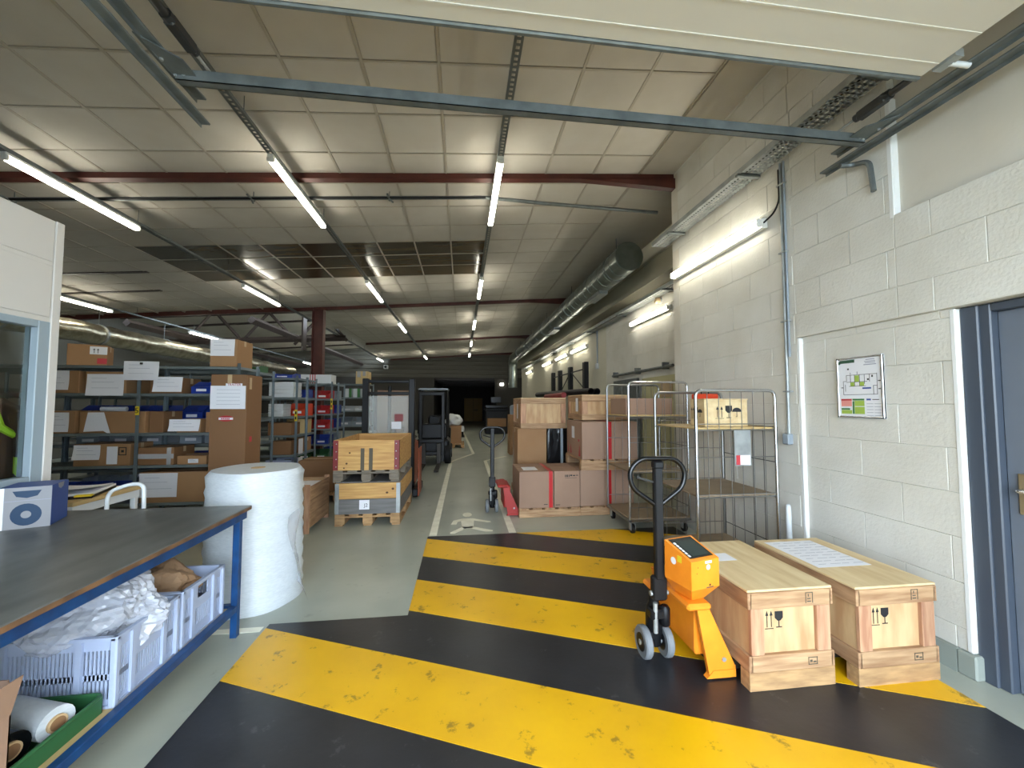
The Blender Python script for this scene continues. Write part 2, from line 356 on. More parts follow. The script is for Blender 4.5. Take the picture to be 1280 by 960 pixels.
MB().cham(XW+.005, XW+.17, 1.90, 1.99, 0, .13, .008).build('skirting', 'skirting', wall_r); MB().box(XW+.005, XW+.05, 1.99, 2.97, 0, .13).build('skirting', 'skirting', wall_r)
struct(MB().box(XW, XF+.3, YE-.15, YE, 0, 4.7).build('wall_return', 'wall_paint_smooth'))
# far right wall
fw = struct(MB().box(XF+.005, XF+.3, YE, 36, 0, 4.9).build('wall_right_far', 'wall_far_paint'))
blocks(fw, XF, YE, 9.5, 1.25, 3.5, mname='wall_paint'); 
MB().box(XF, XF+.02, 9.5, YB, 1.25, 3.5).build('block_face', 'wall_far_paint', fw)
# dock wall behind the camera, left and back walls
dw = MB(); dw.box(-11, -1.5, YF-.25, YF, 0, 5); dw.box(2.6, 3.9, YF-.25, YF, 0, 5); dw.box(-1.5, 2.6, YF-.25, YF, 3.1, 5); struct(dw.build('wall_dock', 'wall_paint_smooth'))
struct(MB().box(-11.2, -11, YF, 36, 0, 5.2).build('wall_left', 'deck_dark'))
bw = MB(); z = 3.05
while z < 4.9:
    bw.add([(-11,YB,z),(3.55,YB,z),(3.55,YB,z+.13),(-11,YB,z+.13),(-11,YB+.05,z+.15),(3.55,YB+.05,z+.15),(3.55,YB+.05,z+.23),(-11,YB+.05,z+.23),(-11,YB,z+.25),(3.55,YB,z+.25)],
           [(0,1,2,3),(3,2,5,4),(4,5,6,7),(7,6,9,8)]); z += .25
bw.box(-11, 3.55, YB+.06, YB+.1, 3.05, 5)
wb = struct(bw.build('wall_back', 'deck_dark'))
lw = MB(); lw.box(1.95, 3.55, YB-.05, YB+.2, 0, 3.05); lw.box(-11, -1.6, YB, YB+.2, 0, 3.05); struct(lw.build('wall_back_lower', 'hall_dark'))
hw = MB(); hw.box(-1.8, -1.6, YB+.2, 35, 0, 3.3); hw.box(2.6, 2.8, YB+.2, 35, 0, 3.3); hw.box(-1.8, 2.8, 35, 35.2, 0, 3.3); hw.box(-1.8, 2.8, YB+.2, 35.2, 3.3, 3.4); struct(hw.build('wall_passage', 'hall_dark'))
d = struct(MB().cham(.22, 1.8, 34.9, 34.98, 0, 2.0, .01).build('door_2', 'yellow_door')); MB().box(.98, 1.0, 34.88, 34.9, 0, 2).build('door_gap', 'dark_steel', d); MB().box(1.05, 1.4, 34.86, 34.9, .95, 1.0).build('push_bar', 'black_plastic', d)
for i in range(5): MB().box(-1.6, 2.6, YB+.4+i*2, YB+.6+i*2, 2.9, 3.1).build('roof_joist', 'dark_steel', wb)
# ceiling slab, grid and tiles
cs = MB(); sbox(cs, -11, 3.9, YF-.2, 11.1, .03, .12); sbox(cs, -4.1, 3.9, 11.1, YB+.3, .03, .12); sbox(cs, -11, -4.1, 11.1, YB+.3, .75, .85)
cs.box(-11, -4.1, 11.0, 11.1, 3.55, 4.95, 0) if False else None
ceil = struct(cs.build('ceiling', 'wall_paint_smooth'))
PX, PY, GX, GY = .621, .607, -.205, 3.235
tiles = []
for j in range(-4, 34):
    for i in range(-17, 4):
        x0, x1, y0, y1 = GX+i*PX, GX+(i+1)*PX, GY+j*PY, GY+(j+1)*PY
        if y1 > YB or (x1 < -4.0 and y1 > 11.1) or x0 < -10.9: continue
        vis = y1 > 1.7 and (x0 > -1.05*(y1)-.6)
        yc = (y0+y1)/2; xc = (x0+x1)/2; tiles.append(((0 if vis else 1), (xc*xc*.3+yc*yc), i, j))
tiles.sort(); rest = MB(); g = .011; n_single = 0; tile_me = {}
for t, (hid, dist, i, j) in enumerate(tiles):
    x0, x1, y0, y1 = GX+i*PX+g, GX+(i+1)*PX-g, GY+j*PY+g, GY+(j+1)*PY-g
    dark = (-8 <= i <= 0) and (6 <= j <= 8)
    if not hid and (n_single < 285 or dark):
        mb = MB(); xc, yc = (x0+x1)/2, (y0+y1)/2; key = dark
        if key not in tile_me:
            h = .07*(PX/2-g); a, b = PX/2-g, PY/2-g; e = .006
            mb.add([(-a,-b,-h+e),(a,-b,h+e),(a,b,h+e),(-a,b,-h+e),(-a+e,-b+e,-h),(a-e,-b+e,h),(a-e,b-e,h),(-a+e,b-e,-h)], [(4,7,6,5),(0,4,5,1),(1,5,6,2),(2,6,7,3),(3,7,4,0),(0,1,2,3)])
            o = mb.build('skylight_panel' if dark else 'ceiling_tile', 'dark_panel' if dark else 'tile', ceil); tile_me[key] = o
        else:
            o = tile_me[key].copy(); COL.objects.link(o); o.parent = ceil
        o.location = (xc, yc, cz(xc)+(.004 if dark else .002)); n_single += 0 if dark else 1
    else: sbox(rest, x0, x1, y0, y1, .002, .012)
o = rest.build('ceiling_tiles', 'tile', ceil); o['kind'] = 'stuff'
for i in range(-17, 5):
    x = GX+i*PX; y1 = 11.1 if x < -4.0 else YB
    sbox(MB(), 0, 0, 0, 0, 0, 0); mb = MB(); sbox(mb, x-.012, x+.012, .8, y1, -.003, .03); mb.build('grid_runner', 'tbar', ceil)
for j in range(-4, 35):
    y = GY+j*PY
    if y > YB: continue
    mb = MB(); sbox(mb, -10.76 if y < 11.1 else -3.93, 2.28, y-.008, y+.008, -.002, .03); mb.build('grid_runner', 'tbar', ceil)
mb = MB(); sbox(mb, 2.30, 3.6, .8, YB, .0, .03); mb.build('edge_strip', 'tile', ceil)
for x0, x1, y in ((-7.4,-6.15,6.86),(-8.4,-5.75,8.05),(-9.2,-6.3,9.2)):
    mb = MB(); sbox(mb, x0, x1, y-.05, y+.03, -.012, .02); mb.build('ceiling_gap', 'dark_steel', ceil, label='dark open joint in the ceiling tiles')
# steel roof beams
def beam(y, x0, label, x_end=3.55):
    t = thing('roof_beam', label, 'beam', (0, 0, 0))
    mb = MB(); sbox(mb, x0, x_end, y-.045, y+.045, -.085, -.072); sbox(mb, x0, x_end, y-.01, y+.01, -.072, .05); mb.build('flange', 'beam_brown', t)
    h0 = min(1.5, x_end-1.26) if x_end < 3 else 1.9
    p = [(h0, cz(h0)-.086), (x_end, cz(x_end)-.21), (x_end, cz(x_end)-.075), (h0, cz(h0)-.075)]
    MB().prism(p, y-.045, y+.045, 'y').build('haunch', 'beam_brown', t)
    return t
beam(4.84, -11, 'brown steel roof beam crossing the ceiling beside the overhead door', XW)
beam(11.1, -11, 'brown steel roof beam resting on the brown column'); beam(17.3, -4, 'brown steel roof beam behind the brown column'); beam(23.3, -4, 'brown steel roof beam against the ribbed back wall')
t = thing('steel_column', 'brown steel column rising from the shelving to the roof', 'column', (-3.78, 11.1, 0))
mb = MB(); mb.box(-.14,-.122,-.1,.1,.01,4.0); mb.box(.122,.14,-.1,.1,.01,4.0); mb.box(-.122,.122,-.006,.006,.01,4.0); mb.build('i_section', 'beam_brown', t); MB().box(-.18,.18,-.16,.16,0,.012).build('base_plate', 'beam_brown', t)
# open roof truss on the left behind the column
t = thing('roof_truss', 'dark steel roof truss over the open bay left of the column', 'truss', (0,0,0))
def bar(a, b, s=.06, name='member', m='dark_steel', p=None): MB().cyl(a, b, s, 4).build(name, m, p)
bar((-10.9,11.35,3.85),(-3.95,11.35,4.2),.09,'chord',p=t); bar((-10.9,14.2,3.45),(-3.95,14.2,3.75),.1,'chord',p=t); bar((-10.9,14.2,4.3),(-3.95,14.2,4.75),.08,'chord',p=t)
for x in (-9,-7.3,-5.6): bar((x,14.2,3.5),(x+.85,14.2,4.55),.05,'diagonal',p=t); bar((x+.85,14.2,4.6),(x+1.7,14.2,3.66),.05,'diagonal',p=t)
bar((-5.6,11.4,3.75),(-5.6,23.4,3.75),.11,'purlin',p=t); bar((-8.6,11.4,3.6),(-8.6,23.4,3.6),.1,'purlin',p=t); bar((-5.0,13.4,3.2),(-5.0,13.4,4.5),.08,'post',p=t)
for y in (12.5,15.5,18.5,21.5): bar((-10.9,y,4.2),(-3.95,y,4.7),.04,'joist',p=t)
# pipes under the ceiling
t = thing('sprinkler_pipe', 'grey steel pipe hung across the ceiling behind the first roof beam', 'pipe')
def pz(x): return cz(x)-.085
MB().ring([(-9,5.25,pz(-9)),(.3,5.25,pz(.3)),(1.1,5.25,pz(.3)-.03),(2.74,5.25,pz(.3)-.06)], .024, 10).build('pipe', 'galv_dark', t, True)
MB().ring([(-9,5.19,pz(-9)-.03),(.3,5.19,pz(.3)-.03)], .014, 8).build('cable', 'black_plastic', t, True)
for x in (-2.6,-.95,-5.2):
    mb = MB(); mb.cyl((x,5.25,pz(x)), (x,5.25,cz(x)), .006, 6); mb.box(x-.012,x+.012,5.1,5.27,pz(x)-.035,pz(x)-.02); mb.cyl((x,5.2,pz(x)-.03),(x+.07,5.1,pz(x)-.13),.012,6); mb.build('hanger', 'galv_dark', t)
# ---------------------------------------------------------------- lights
def rail(x, y0, y1, drop, label, wd=.07):
    t = thing('cable_rail', label, 'cable tray', (x, 0, cz(x)-drop)); mb = MB()
    mb.box(-wd/2,-wd/2+.003,y0,y1,0,.03); mb.box(wd/2-.003,wd/2,y0,y1,0,.03); mb.build('side_lip', 'galv_dark', t)
    mb = MB(); mb.box(-wd/2,-wd/2+.02,y0,y1,-.002,0); mb.box(wd/2-.02,wd/2,y0,y1,-.002,0); y = y0
    while y < min(y1, 8): mb.box(-wd/2+.02,wd/2-.02,y,y+.022,-.002,0); y += .05
    if y1 > 8: mb.box(-wd/2+.02,wd/2-.02,8,y1,-.002,0)
    mb.build('perforated_base', 'galv_dark', t)
    y = y0+.4
    while y < y1: MB().cyl((0,y,.01),(0,y,drop),.004,6).build('hanger_rod', 'galv_dark', t); y += 2.05
    return t
def batten(x, y, z_, label, L=1.57, group='ceiling batten lights'):
    t = thing('batten_light', label, 'light', (x, y, z_), 0, group)
    MB().cham(-.03,.03,0,L,.0,.03,.006).build('housing', 'lamp_white', t); MB().cham(-.034,.034,.03,L-.03,-.045,0,.014).build('diffuser', 'tube_light', t)
    for yy in (0, L-.03): MB().cham(-.036,.036,yy,yy+.03,-.047,.002,.008).build('end_cap', 'lamp_white', t)
    return t
for x, y0, y1, ks, nm in ((.40,2.2,22.5,(0,1,2,3,4),'above the marked walkway'), (-1.91,1.2,22.5,(0,1,2,4),'above the stacked pallet boxes'), (-4.22,1.2,22,(0,1,4),'beside the office partition'), (-7.7,6,22,(1,2,4),'over the silver insulated duct')):
    rail(x, y0, y1, .2, 'grey cable rail carrying lights '+nm)
    for q, k in enumerate(ks): batten(x, 4.14+4.1*k, cz(x)-.236, f'white batten light {nm}, {ORD[q]} from the overhead door')
def wall_batten(xw, y, z_, label):
    t = thing('wall_light', label, 'light', (xw, y, z_), 0, 'wall batten lights'); L = 1.56
    MB().cham(-.055,0,0,L,-.046,.046,.006).build('housing', 'lamp_white', t); MB().cham(-.095,-.055,.03,L-.03,-.036,.036,.016).build('diffuser', 'tube_light', t)
    for yy in (0, L-.03): MB().cham(-.098,-.056,yy,yy+.03,-.039,.039,.01).build('end_cap', 'lamp_white', t)
    return t
t = wall_batten(XW, 3.25, 3.15, 'white batten light on the near block wall under the cable tray')
MB().ring(rnd_path([(-.04,-.0,0),(-.04,-.12,.03),(-.02,-.16,.12),(-.02,-.16,.40)], .06), .008, 8).build('cable', 'black_plastic', t, True)
for k, y in enumerate((6.35, 10.9, 13.0, 15.4, 19.8)): wall_batten(XF, y, 3.15, f'white batten light on the far block wall, {ORD[k]} past the wall corner')
# ================================================================ DOCK DOOR, RIGHT WALL FITTINGS
t = thing('overhead_door', 'white sectional overhead door rolled up flat under the ceiling', 'door', (0, 0, 3.24))
for k in range(6):
    y1 = 1.76-.515*k; y0 = y1-.51
    p = MB().cham(-1.42, 2.42, y0, y1, 0, .045, .006).build('door_section', 'panel_white', t)
    for q in range(3): MB().box(-1.41, 2.41, y0+.085+.17*q-.004, y0+.085+.17*q+.004, -.004, 0).build('rib', 'panel_white', p)
MB().cham(-1.42,2.42,1.758,1.785,-.01,.055,.006).build('bottom_seal', 'galv_dark', t)
for k in range(3):
    y = 1.66-.515*k
    for sx, x in ((1, 2.42), (-1, -1.42)):
        MB().box(min(x,x+sx*.05),max(x,x+sx*.05),y-.05,y+.05,-.012,.03).build('hinge_plate', 'galv', t); MB().cyl((x+sx*.04,y,-.005),(x+sx*.15,y,-.005),.014,10).build('roller', 'plastic_white', t, True)
def track(x, sx, label):
    t = thing('door_track', label, 'door track', (x, 0, 3.2), 0)
    for nm, z0 in (('upper_rail', .04), ('lower_rail', 0)):
        xo = 0 if z0 == 0 else -sx*.07
        mb = MB(); mb.box(xo-.022,xo+.022,-1.3,2.57-z0*4,z0-.0015,z0+.0015); mb.box(xo+sx*.02,xo+sx*.023,-1.3,2.57-z0*4,z0-.022,z0+.024); mb.ring([(xo-sx*.022,-1.3,z0+.004),(xo-sx*.022,2.57-z0*4,z0+.004)],.007,8); mb.build(nm, 'galv_dark', t)
    mb = MB(); mb.prism([(-sx*.03,2.28),(-sx*.16,2.28),(-sx*.16,2.12),(-sx*.03,1.98)], .026, .032, 'z'); mb.build('gusset_plate', 'galv_dark', t)
    for q in ((-sx*.06,2.22),(-sx*.06,2.12),(-sx*.12,2.24)): MB().cyl((*q,.016),(*q,.036),.009,6).build('bolt', 'galv', t)
    MB().ring([(-sx*.2,.2,.09),(-sx*.2,1.96,.09)],.019,10).build('spring', 'steel_dark', t, True)
    MB().ring([(-sx*.2,1.96,.09),(-sx*.2,2.36,.09)],.008,8).build('spring_rod', 'galv', t, True)
    mb = MB(); mb.cham(-sx*.2-.025,-sx*.2+.025,1.95,2.12,.06,.115,.008); mb.cyl((-sx*.2,1.93,.09),(-sx*.2,1.97,.09),.028,10); mb.cyl((-sx*.2,2.10,.09),(-sx*.2,2.14,.09),.024,10); mb.build('spring_bracket', 'steel_dark', t)
    return t
tl = track(-1.56, -1, 'galvanised door track hanging over the workbench aisle'); tr = track(2.645, 1, 'galvanised door track along the near block wall')
MB().cyl((-.01,1.72,.01),(-.01,1.72,.95),.012,4).build('hanger', 'galv', tl)
mb = MB(); mb.ring(rnd_path([(-.02,2.42,-.03),(.06,2.40,-.03),(.075,2.30,-.06),(.075,2.28,-.28)],.05),.017,8); mb.build('wall_bracket', 'galv_dark', tr, True)
t = thing('spreader_bar', 'galvanised angle bar joining the two door tracks', 'bar', (0, 2.22, 3.2)); mb = MB(); mb.box(-1.5,2.6,-.002,.002,.0,.06); mb.box(-1.5,2.6,-.002,.045,.0,.004); mb.box(-1.5,2.6,.04,.045,.0,.03); mb.build('angle', 'galv_dark', t)
for x in (-1.46, 2.56): MB().cyl((x,-.006,.03),(x,.01,.03),.01,6).build('bolt', 'galv', t)
# cable tray on near wall
def wall_tray(x0, x1, y0, y1, z_, label, brk, fine=True):
    t = thing('cable_tray', label, 'cable tray', (0, 0, z_)); mb = MB(); mb.box(x0,x0+.003,y0,y1,0,.05); mb.box(x1-.003,x1,y0,y1,0,.05); mb.build('side_lip', 'galv', t)
    mb = MB()
    for i in range(4): a = x0+(x1-x0)*(.02+.24*i); mb.box(a,a+.03,y0,y1,-.002,0)
    y = y0
    while y < y1: mb.box(x0+.003,x1-.003,y,y+.018,-.002,0); y += .04 if fine else .1
    mb.build('perforated_base', 'galv', t)
    for y in brk: MB().cham(x0-.03,x1+.0,y-.02,y+.02,-.03,-.004,.004).build('bracket', 'galv_dark', t)
    MB().ring([(x0+.06,y0,.02),(x0+.06,y1,.02)],.018,8).build('cable', 'black_plastic', t, True)
    return t
wall_tray(2.53, 2.73, 1.95, 5.02, 3.62, 'perforated galvanised cable tray along the top of the near block wall', (2.15, 3.3, 4.55))
wall_tray(3.32, 3.52, 5.1, 22, 3.42, 'perforated cable tray under the grey beam on the far wall', (6.2, 8.2, 10.2, 12.2, 14.2), False)
o = struct(MB().box(3.24, 3.545, 4.95, YB-.1, 3.62, 3.98).build('trim_1', 'deck'))
# conduits, switch and sockets
t = thing('conduit_box', 'grey switch box at the foot of a conduit on the near wall', 'electrical box', (XW, 3.08, 0))
MB().cham(-.05,0,-.035,.035,1.16,1.25,.008).build('box', 'plastic_grey', t); MB().cyl((-.012,.0,1.25),(-.012,.0,3.6),.012,8).build('conduit', 'galv', t, True); MB().cyl((-.012,-.035,1.9),(-.012,-.035,3.6),.009,8).build('conduit', 'plastic_grey', t, True)
for z_ in (1.6,2.2,2.8,3.4): MB().box(-.03,0,-.05,.03,z_,z_+.012).build('clip', 'galv', t)
t = thing('conduit_box', 'small white socket box on the far wall beside the black tubes', 'electrical box', (XF, 10.1, 0)); MB().cham(-.06,0,-.07,.07,2.42,2.56,.01).build('box', 'plastic_white', t); MB().cyl((-.02,0,2.56),(-.02,0,3.5),.02,8).build('conduit', 'plastic_grey', t, True)
t = thing('wall_lamp', 'round yellowed lamp fitting above the first far wall light', 'lamp', (XF, 6.75, 3.36)); MB().lathe([(.0,0),(.05,.01),(.06,.05),(.045,.1),(.0,.115)], 14, X=Matrix.Rotation(R(-90),4,'Y')).build('globe', 'tape', t, True); MB().lathe([(.065,0),(.065,.02)],14,X=Matrix.Rotation(R(-90),4,'Y')).build('base', 'plastic_grey', t)
# white stub pipe by the crates
tag(MB().lathe([(.022,0),(.022,.62),(.018,.66),(.006,.67)], 12, (2.70, 3.06, 0)).build('stub_pipe', 'plastic_white', None, True), 'short white pipe standing at the wall behind the wooden crates', 'pipe')
# spiral duct
t = thing('spiral_duct', 'large galvanised spiral air duct running along the far wall', 'duct', (2.80, 0, 4.0)); pts = [(0,6.35,0),(0,21.6,0)]; r = .245
MB().ring([(0,6.35,0),(0,21.4,0)]+[(0,21.4+.5*math.sin(R(a)),-.5+.5*math.cos(R(a))) for a in range(15,91,15)]+[(0,21.9,-1.6)], r, 28, False).build('duct_pipe', 'duct', t, True)
MB().lathe([(.0,0),(r-.01,.0),(r-.01,.02),(.0,.02)],28,X=Matrix.Translation((0,6.40,0))@Matrix.Rotation(R(-90),4,'X')).build('end_cap', 'duct', t)
for y in [6.36+.32*k for k in range(12)]+[10.4+1.2*k for k in range(9)]: MB().ring([(0,y,0),(0,y+.012,0)], r+.006, 28).build('seam_ring', 'duct', t, True)
for y in (7.6, 11.5): MB().box(-.09,.09,y,y+.8,-.30,-.225).build('vent_grille', 'galv_dark', t)
for y in (6.9,9.9,12.9,15.9,18.9): mb = MB(); mb.ring([(0,y,0),(0,y+.03,0)], r+.012, 24); mb.cyl((0,y+.015,r),(0,y+.015,cz(2.8)-4.0+.0),.008,6); mb.build('hanger', 'galv_dark', t)
# insulated duct on the left
t = thing('insulated_duct', 'silver foil wrapped insulated duct above the shelving', 'duct', (-8.1, 0, 3.05)); mb = MB(); pts = []; rs = []
for k in range(60): y = 5.5+k*.25; pts.append((.02*math.sin(k*1.3),y,.015*math.sin(k*2.1))); rs.append(.225+.008*math.sin(k*2.7))
mb.ring(pts, rs, 20); mb.build('foil_sleeve', 'foil', t, True)
for y in range(6, 20, 2): MB().cyl((0,y,.2),(0,y,cz(-8.1)-3.05),.006,6).build('hanger', 'galv_dark', t); MB().ring([(0,y-.02,0),(0,y+.02,0)],.238,20).build('strap', 'galv', t, True)
# evacuation plan
t = thing('evacuation_plan', 'framed evacuation plan with coloured boxes on the white block wall', 'sign', (XW+.03, 2.485, 1.40))
W_, H_ = .33, .435; U, V = (0,-1,0), (0,0,1)
MB().box(-.012,-.003,-W_/2,W_/2,0,H_).build('backing', 'paper', t)
for a in ((-W_/2,-W_/2+.014,0,H_),(W_/2-.014,W_/2,0,H_),(-W_/2,W_/2,0,.014),(-W_/2,W_/2,H_-.014,H_)): MB().cham(-.02,-.002,a[0],a[1],a[2],a[3],.003).build('frame_bar', 'chrome', t)
O = (-.012, W_/2, 0); D = lambda n, p, m: decal(n, p, O, U, V, m, t, .0005, .0006)
D('heading', [rect(.025,.395,.11,.022), [(.02+.012*math.cos(a/2),.40+.012*math.sin(a/2)) for a in range(12)]], 'print_dgreen')
D('text_lines', [rect(.215,.405,.06,.006),rect(.205,.393,.075,.005),rect(.21,.383,.07,.005),rect(.20,.37,.085,.006)]+[rect(.21,.02+.02*k,.045,.003) for k in range(5)]+[rect(.262,.02+.02*k,.045,.003) for k in range(5)], 'ink_grey')
wl = .003
D('floor_plan', [rect(.045,.165,.24,wl),rect(.045,.165,wl,.10),rect(.285,.165,wl,.145),rect(.07,.305,.218,wl),rect(.07,.265,wl,.04),rect(.045,.262,.028,wl),rect(.07,.255,.15,wl),rect(.10,.255,wl,.05),rect(.13,.225,wl,.08),rect(.165,.225,wl,.08),rect(.20,.24,wl,.065),rect(.235,.255,wl,.05),rect(.09,.225,.12,wl),rect(.06,.19,wl,.05),rect(.26,.165,wl,.06),rect(.26,.225,.025,wl),rect(.15,.31,wl,.02),rect(.10,.31,wl,.015),rect(.08,.345,.012,.012),rect(.22,.265,.012,.012),rect(.25,.285,.01,.014),rect(.03,.215,.014,.006),rect(.293,.255,.016,.006),rect(.293,.20,.016,.006)], 'ink')
D('plan_rooms', [rect(.10,.228,.028,.026),rect(.133,.258,.03,.045),rect(.168,.228,.03,.026)], 'print_lime')
D('here_marker', [rect(.185,.205,.06,.011)], 'print_blue'); D('blue_heading', [rect(.21,.125,.03,.012)], 'print_blue'); D('ink_heading', [rect(.25,.128,.045,.005)], 'ink')
D('red_heading', [rect(.025,.125,.08,.012)], 'print_red'); D('red_box', [rect(.025,.083,.08,.042)], 'print_pink'); D('green_heading', [rect(.11,.125,.085,.012), rect(.025,.058,.065,.012), rect(.11,.03,.012,.09)], 'print_green')
D('green_box', [rect(.125,.085,.07,.038),rect(.125,.03,.07,.05),rect(.025,.03,.08,.026)], 'print_lime')
# grey steel door
t = struct(MB().cham(XW+.115, XW+.155, .93, 1.80, .01, 2.0, .004).build('door_1', 'door_grey'))
for a in ((1.80,1.925,0,2.045),(.81,.93,0,2.045),(.93,1.80,2.0,2.045)):
    mb = MB(); mb.cham(XW+.07,XW+.16,a[0],a[1],a[2],a[3],.006); mb.build('door_frame', 'door_frame', t)
MB().cham(XW+.055,XW+.075,1.845,1.925,0,2.045,.006).build('frame_rebate', 'door_frame', t)
pz_ = MB().cham(XW+.105,XW+.116,1.70,1.755,.93,1.14,.004).build('handle_plate', 'brass', t); MB().ring(rnd_path([(XW+.11,1.735,1.055),(XW+.055,1.735,1.055),(XW+.055,1.61,1.05)],.02),.009,8).build('handle_lever', 'chrome', t, True)
MB().box(XW+.103,XW+.106,1.722,1.732,.975,.998).build('keyhole', 'ink', t); MB().box(XW+.16,XW+.3,.8,1.95,0,2.1).build('door_backing', 'hall_dark', t)
# sliding door and rail on the far wall
t = thing('sliding_door', 'grey sliding door hung from a steel rail on the far wall', 'door', (XF, 0, 0))
MB().cyl((-.09,6.2,2.14),(-.09,8.85,2.14),.028,8).build('rail', 'galv_dark', t, True)
for y in (6.5,7.6,8.75): MB().box(-.12,0,y-.018,y+.018,2.10,2.22).build('rail_bracket', 'galv_dark', t)
MB().cham(-.10,-.05,7.55,8.8,.05,2.02,.006).build('door_leaf', 'galv_dark', t); MB().box(-.02,-.001,6.0,7.5,.05,2.0).build('inner_panel', 'pale_sheet', t)
tag(MB().box(XF-.03,XF-.021,6.35,6.75,1.62,1.9).build('notice_sheet', 'tape'), 'pale yellow notice fixed on the far wall above the roll cages', 'sign')
# cantilever rack with black tubes on the far wall
t = thing('cantilever_rack', 'black steel cantilever rack against the far wall', 'rack', (3.3, 0, 0))
for y in (10.4,11.9,13.2,14.2): MB().cham(-.06,.06,y-.1,y+.1,0,2.63,.01).build('upright', 'black_plastic', t)
MB().cyl((.0,10.4,2.45),(0,14.2,2.45),.02,6).build('tie_bar', 'black_plastic', t); MB().cyl((.0,10.5,1.9),(0,11.8,2.45),.014,6).build('brace', 'black_plastic', t); MB().cyl((.0,11.95,2.45),(0,13.1,1.9),.014,6).build('brace', 'black_plastic', t)

# ================================================================ ROLL CAGES
def roll_cage(name, label, x0, x1, y0, y1, H, shelves, seed):
    t = thing(name, label, 'roll cage', ((x0+x1)/2, (y0+y1)/2, 0)); a, b = (x1-x0)/2, (y1-y0)/2
    for sx in (-1, 1):
        for sy in (-1, 1):
            cst = MB(); cx, cy = sx*(a-.06), sy*(b-.06); cst.cyl((cx-.016,cy,.055),(cx+.016,cy,.055),.055,16); c = cst.build('caster_wheel', 'rubber', t, True)
            mb = MB(); mb.box(cx-.03,cx-.022,cy-.03,cy+.03,.04,.135); mb.box(cx+.022,cx+.03,cy-.03,cy+.03,.04,.135); mb.box(cx-.04,cx+.04,cy-.04,cy+.04,.13,.14); mb.build('caster_fork', 'galv', c)
    mb = MB()
    for q in ((-a,a,-b,-b+.03),(-a,a,b-.03,b),(-a,-a+.03,-b,b),(a-.03,a,-b,b)): mb.box(q[0],q[1],q[2],q[3],.14,.165)
    mb.build('base_frame', 'cage_steel', t); MB().cham(-a+.01,a-.01,-b+.01,b-.01,.165,.18,.003).build('base_board', 'mdf', t)
    for sy in (-1, 1):
        y = sy*(b-.012)
        f = MB().ring(rnd_path([(-a+.014,y,.165),(-a+.014,y,H-.014),(a-.014,y,H-.014),(a-.014,y,.165)],.06),.0135,10).build('end_frame', 'chrome' if sy < 0 else 'cage_steel', t, True)
        mb = MB()
        for k in range(1, 7): x = -a+.014+(2*a-.028)*k/7; mb.cyl((x,y,.17),(x,y,H-.02),.0032,6)
        for z_ in (.30,.74,1.05,1.33): mb.cyl((-a+.014,y+.004,z_),(a-.014,y+.004,z_),.004,6)
        mb.build('wire_grid', 'cage_steel', f)
    f = MB(); x = a-.008
    for k in range(0, 6): y = -b+.03+(2*b-.06)*k/5; f.cyl((x,y,.17),(x,y,1.3),.0032,6)
    for z_ in (.3,.7,1.0,1.3): f.cyl((x,-b,z_),(x,b,z_),.004,6)
    f.build('side_grid', 'steel_dark', t)
    for z_ in shelves:
        s = MB().cham(-a+.025,a-.025,-b+.03,b-.03,z_-.016,z_,.003).build('shelf_board', 'table_wood' if z_ > 1 else 'mdf', t)
        for y in (-b+.024,b-.024): MB().cyl((-a,y,z_-.022),(a,y,z_-.022),.007,8).build('shelf_rail', 'cage_steel', s)
    return t
c1 = roll_cage('roll_cage', 'wire roll cage holding a small marked plywood box, nearest the wooden crates', 1.94, 2.70, 3.14, 3.88, 1.63, (.735, 1.30), 0)
c2 = roll_cage('roll_cage', 'taller wire roll cage holding a flat carton, beside the taped cartons', 1.92, 2.68, 4.46, 5.18, 1.77, (.72, 1.37), 1)
MB().box(-.04,.11,-.385,-.378,.98,1.28).build('card_holder', 'galv', c1); MB().box(-.03,.10,-.388,-.384,.99,1.07).build('tag_card', 'paper', c1); MB().box(-.03,.005,-.391,-.387,.99,1.07).build('tag_red', 'print_red', c1)
t = thing('plywood_box', 'small plywood box printed with arrows, glass and umbrella on the cage shelf', 'box', (2.34, 3.42, 1.30), -3)
MB().cham(-.20,.20,-.12,.12,.0,.235,.003).build('body', 'ply', t); MB().cham(-.205,.205,-.125,.125,.235,.247,.002).build('lid', 'ply', t)
decal('handling_marks', up_arrow(.12,.08,.10)+up_arrow(.16,.08,.10)+[rect(.10,.07,.08,.004)]+glass(.225,.075,.11)+umbrella(.30,.085,.09), (-.20,-.12,0), (1,0,0), (0,0,1), 'ink', t, .0005)
decal('handling_marks', up_arrow(.03,.08,.09)+up_arrow(.06,.08,.09)+[rect(.02,.07,.05,.004)]+glass(.11,.08,.09)+umbrella(.17,.085,.075), (-.20,.12,0), (0,-1,0), (0,0,1), 'ink', t, .0005)
t = thing('orange_case', 'small orange case standing behind the plywood box on the cage shelf', 'case', (2.42, 3.74, 1.30), 4); MB().cham(-.12,.12,-.05,.05,0,.30,.01).build('body', 'plastic_orange', t); MB().ring(rnd_path([(-.04,0,.30),(-.04,0,.335),(.04,0,.335),(.04,0,.30)],.015),.006,8).build('handle', 'black_plastic', t, True)
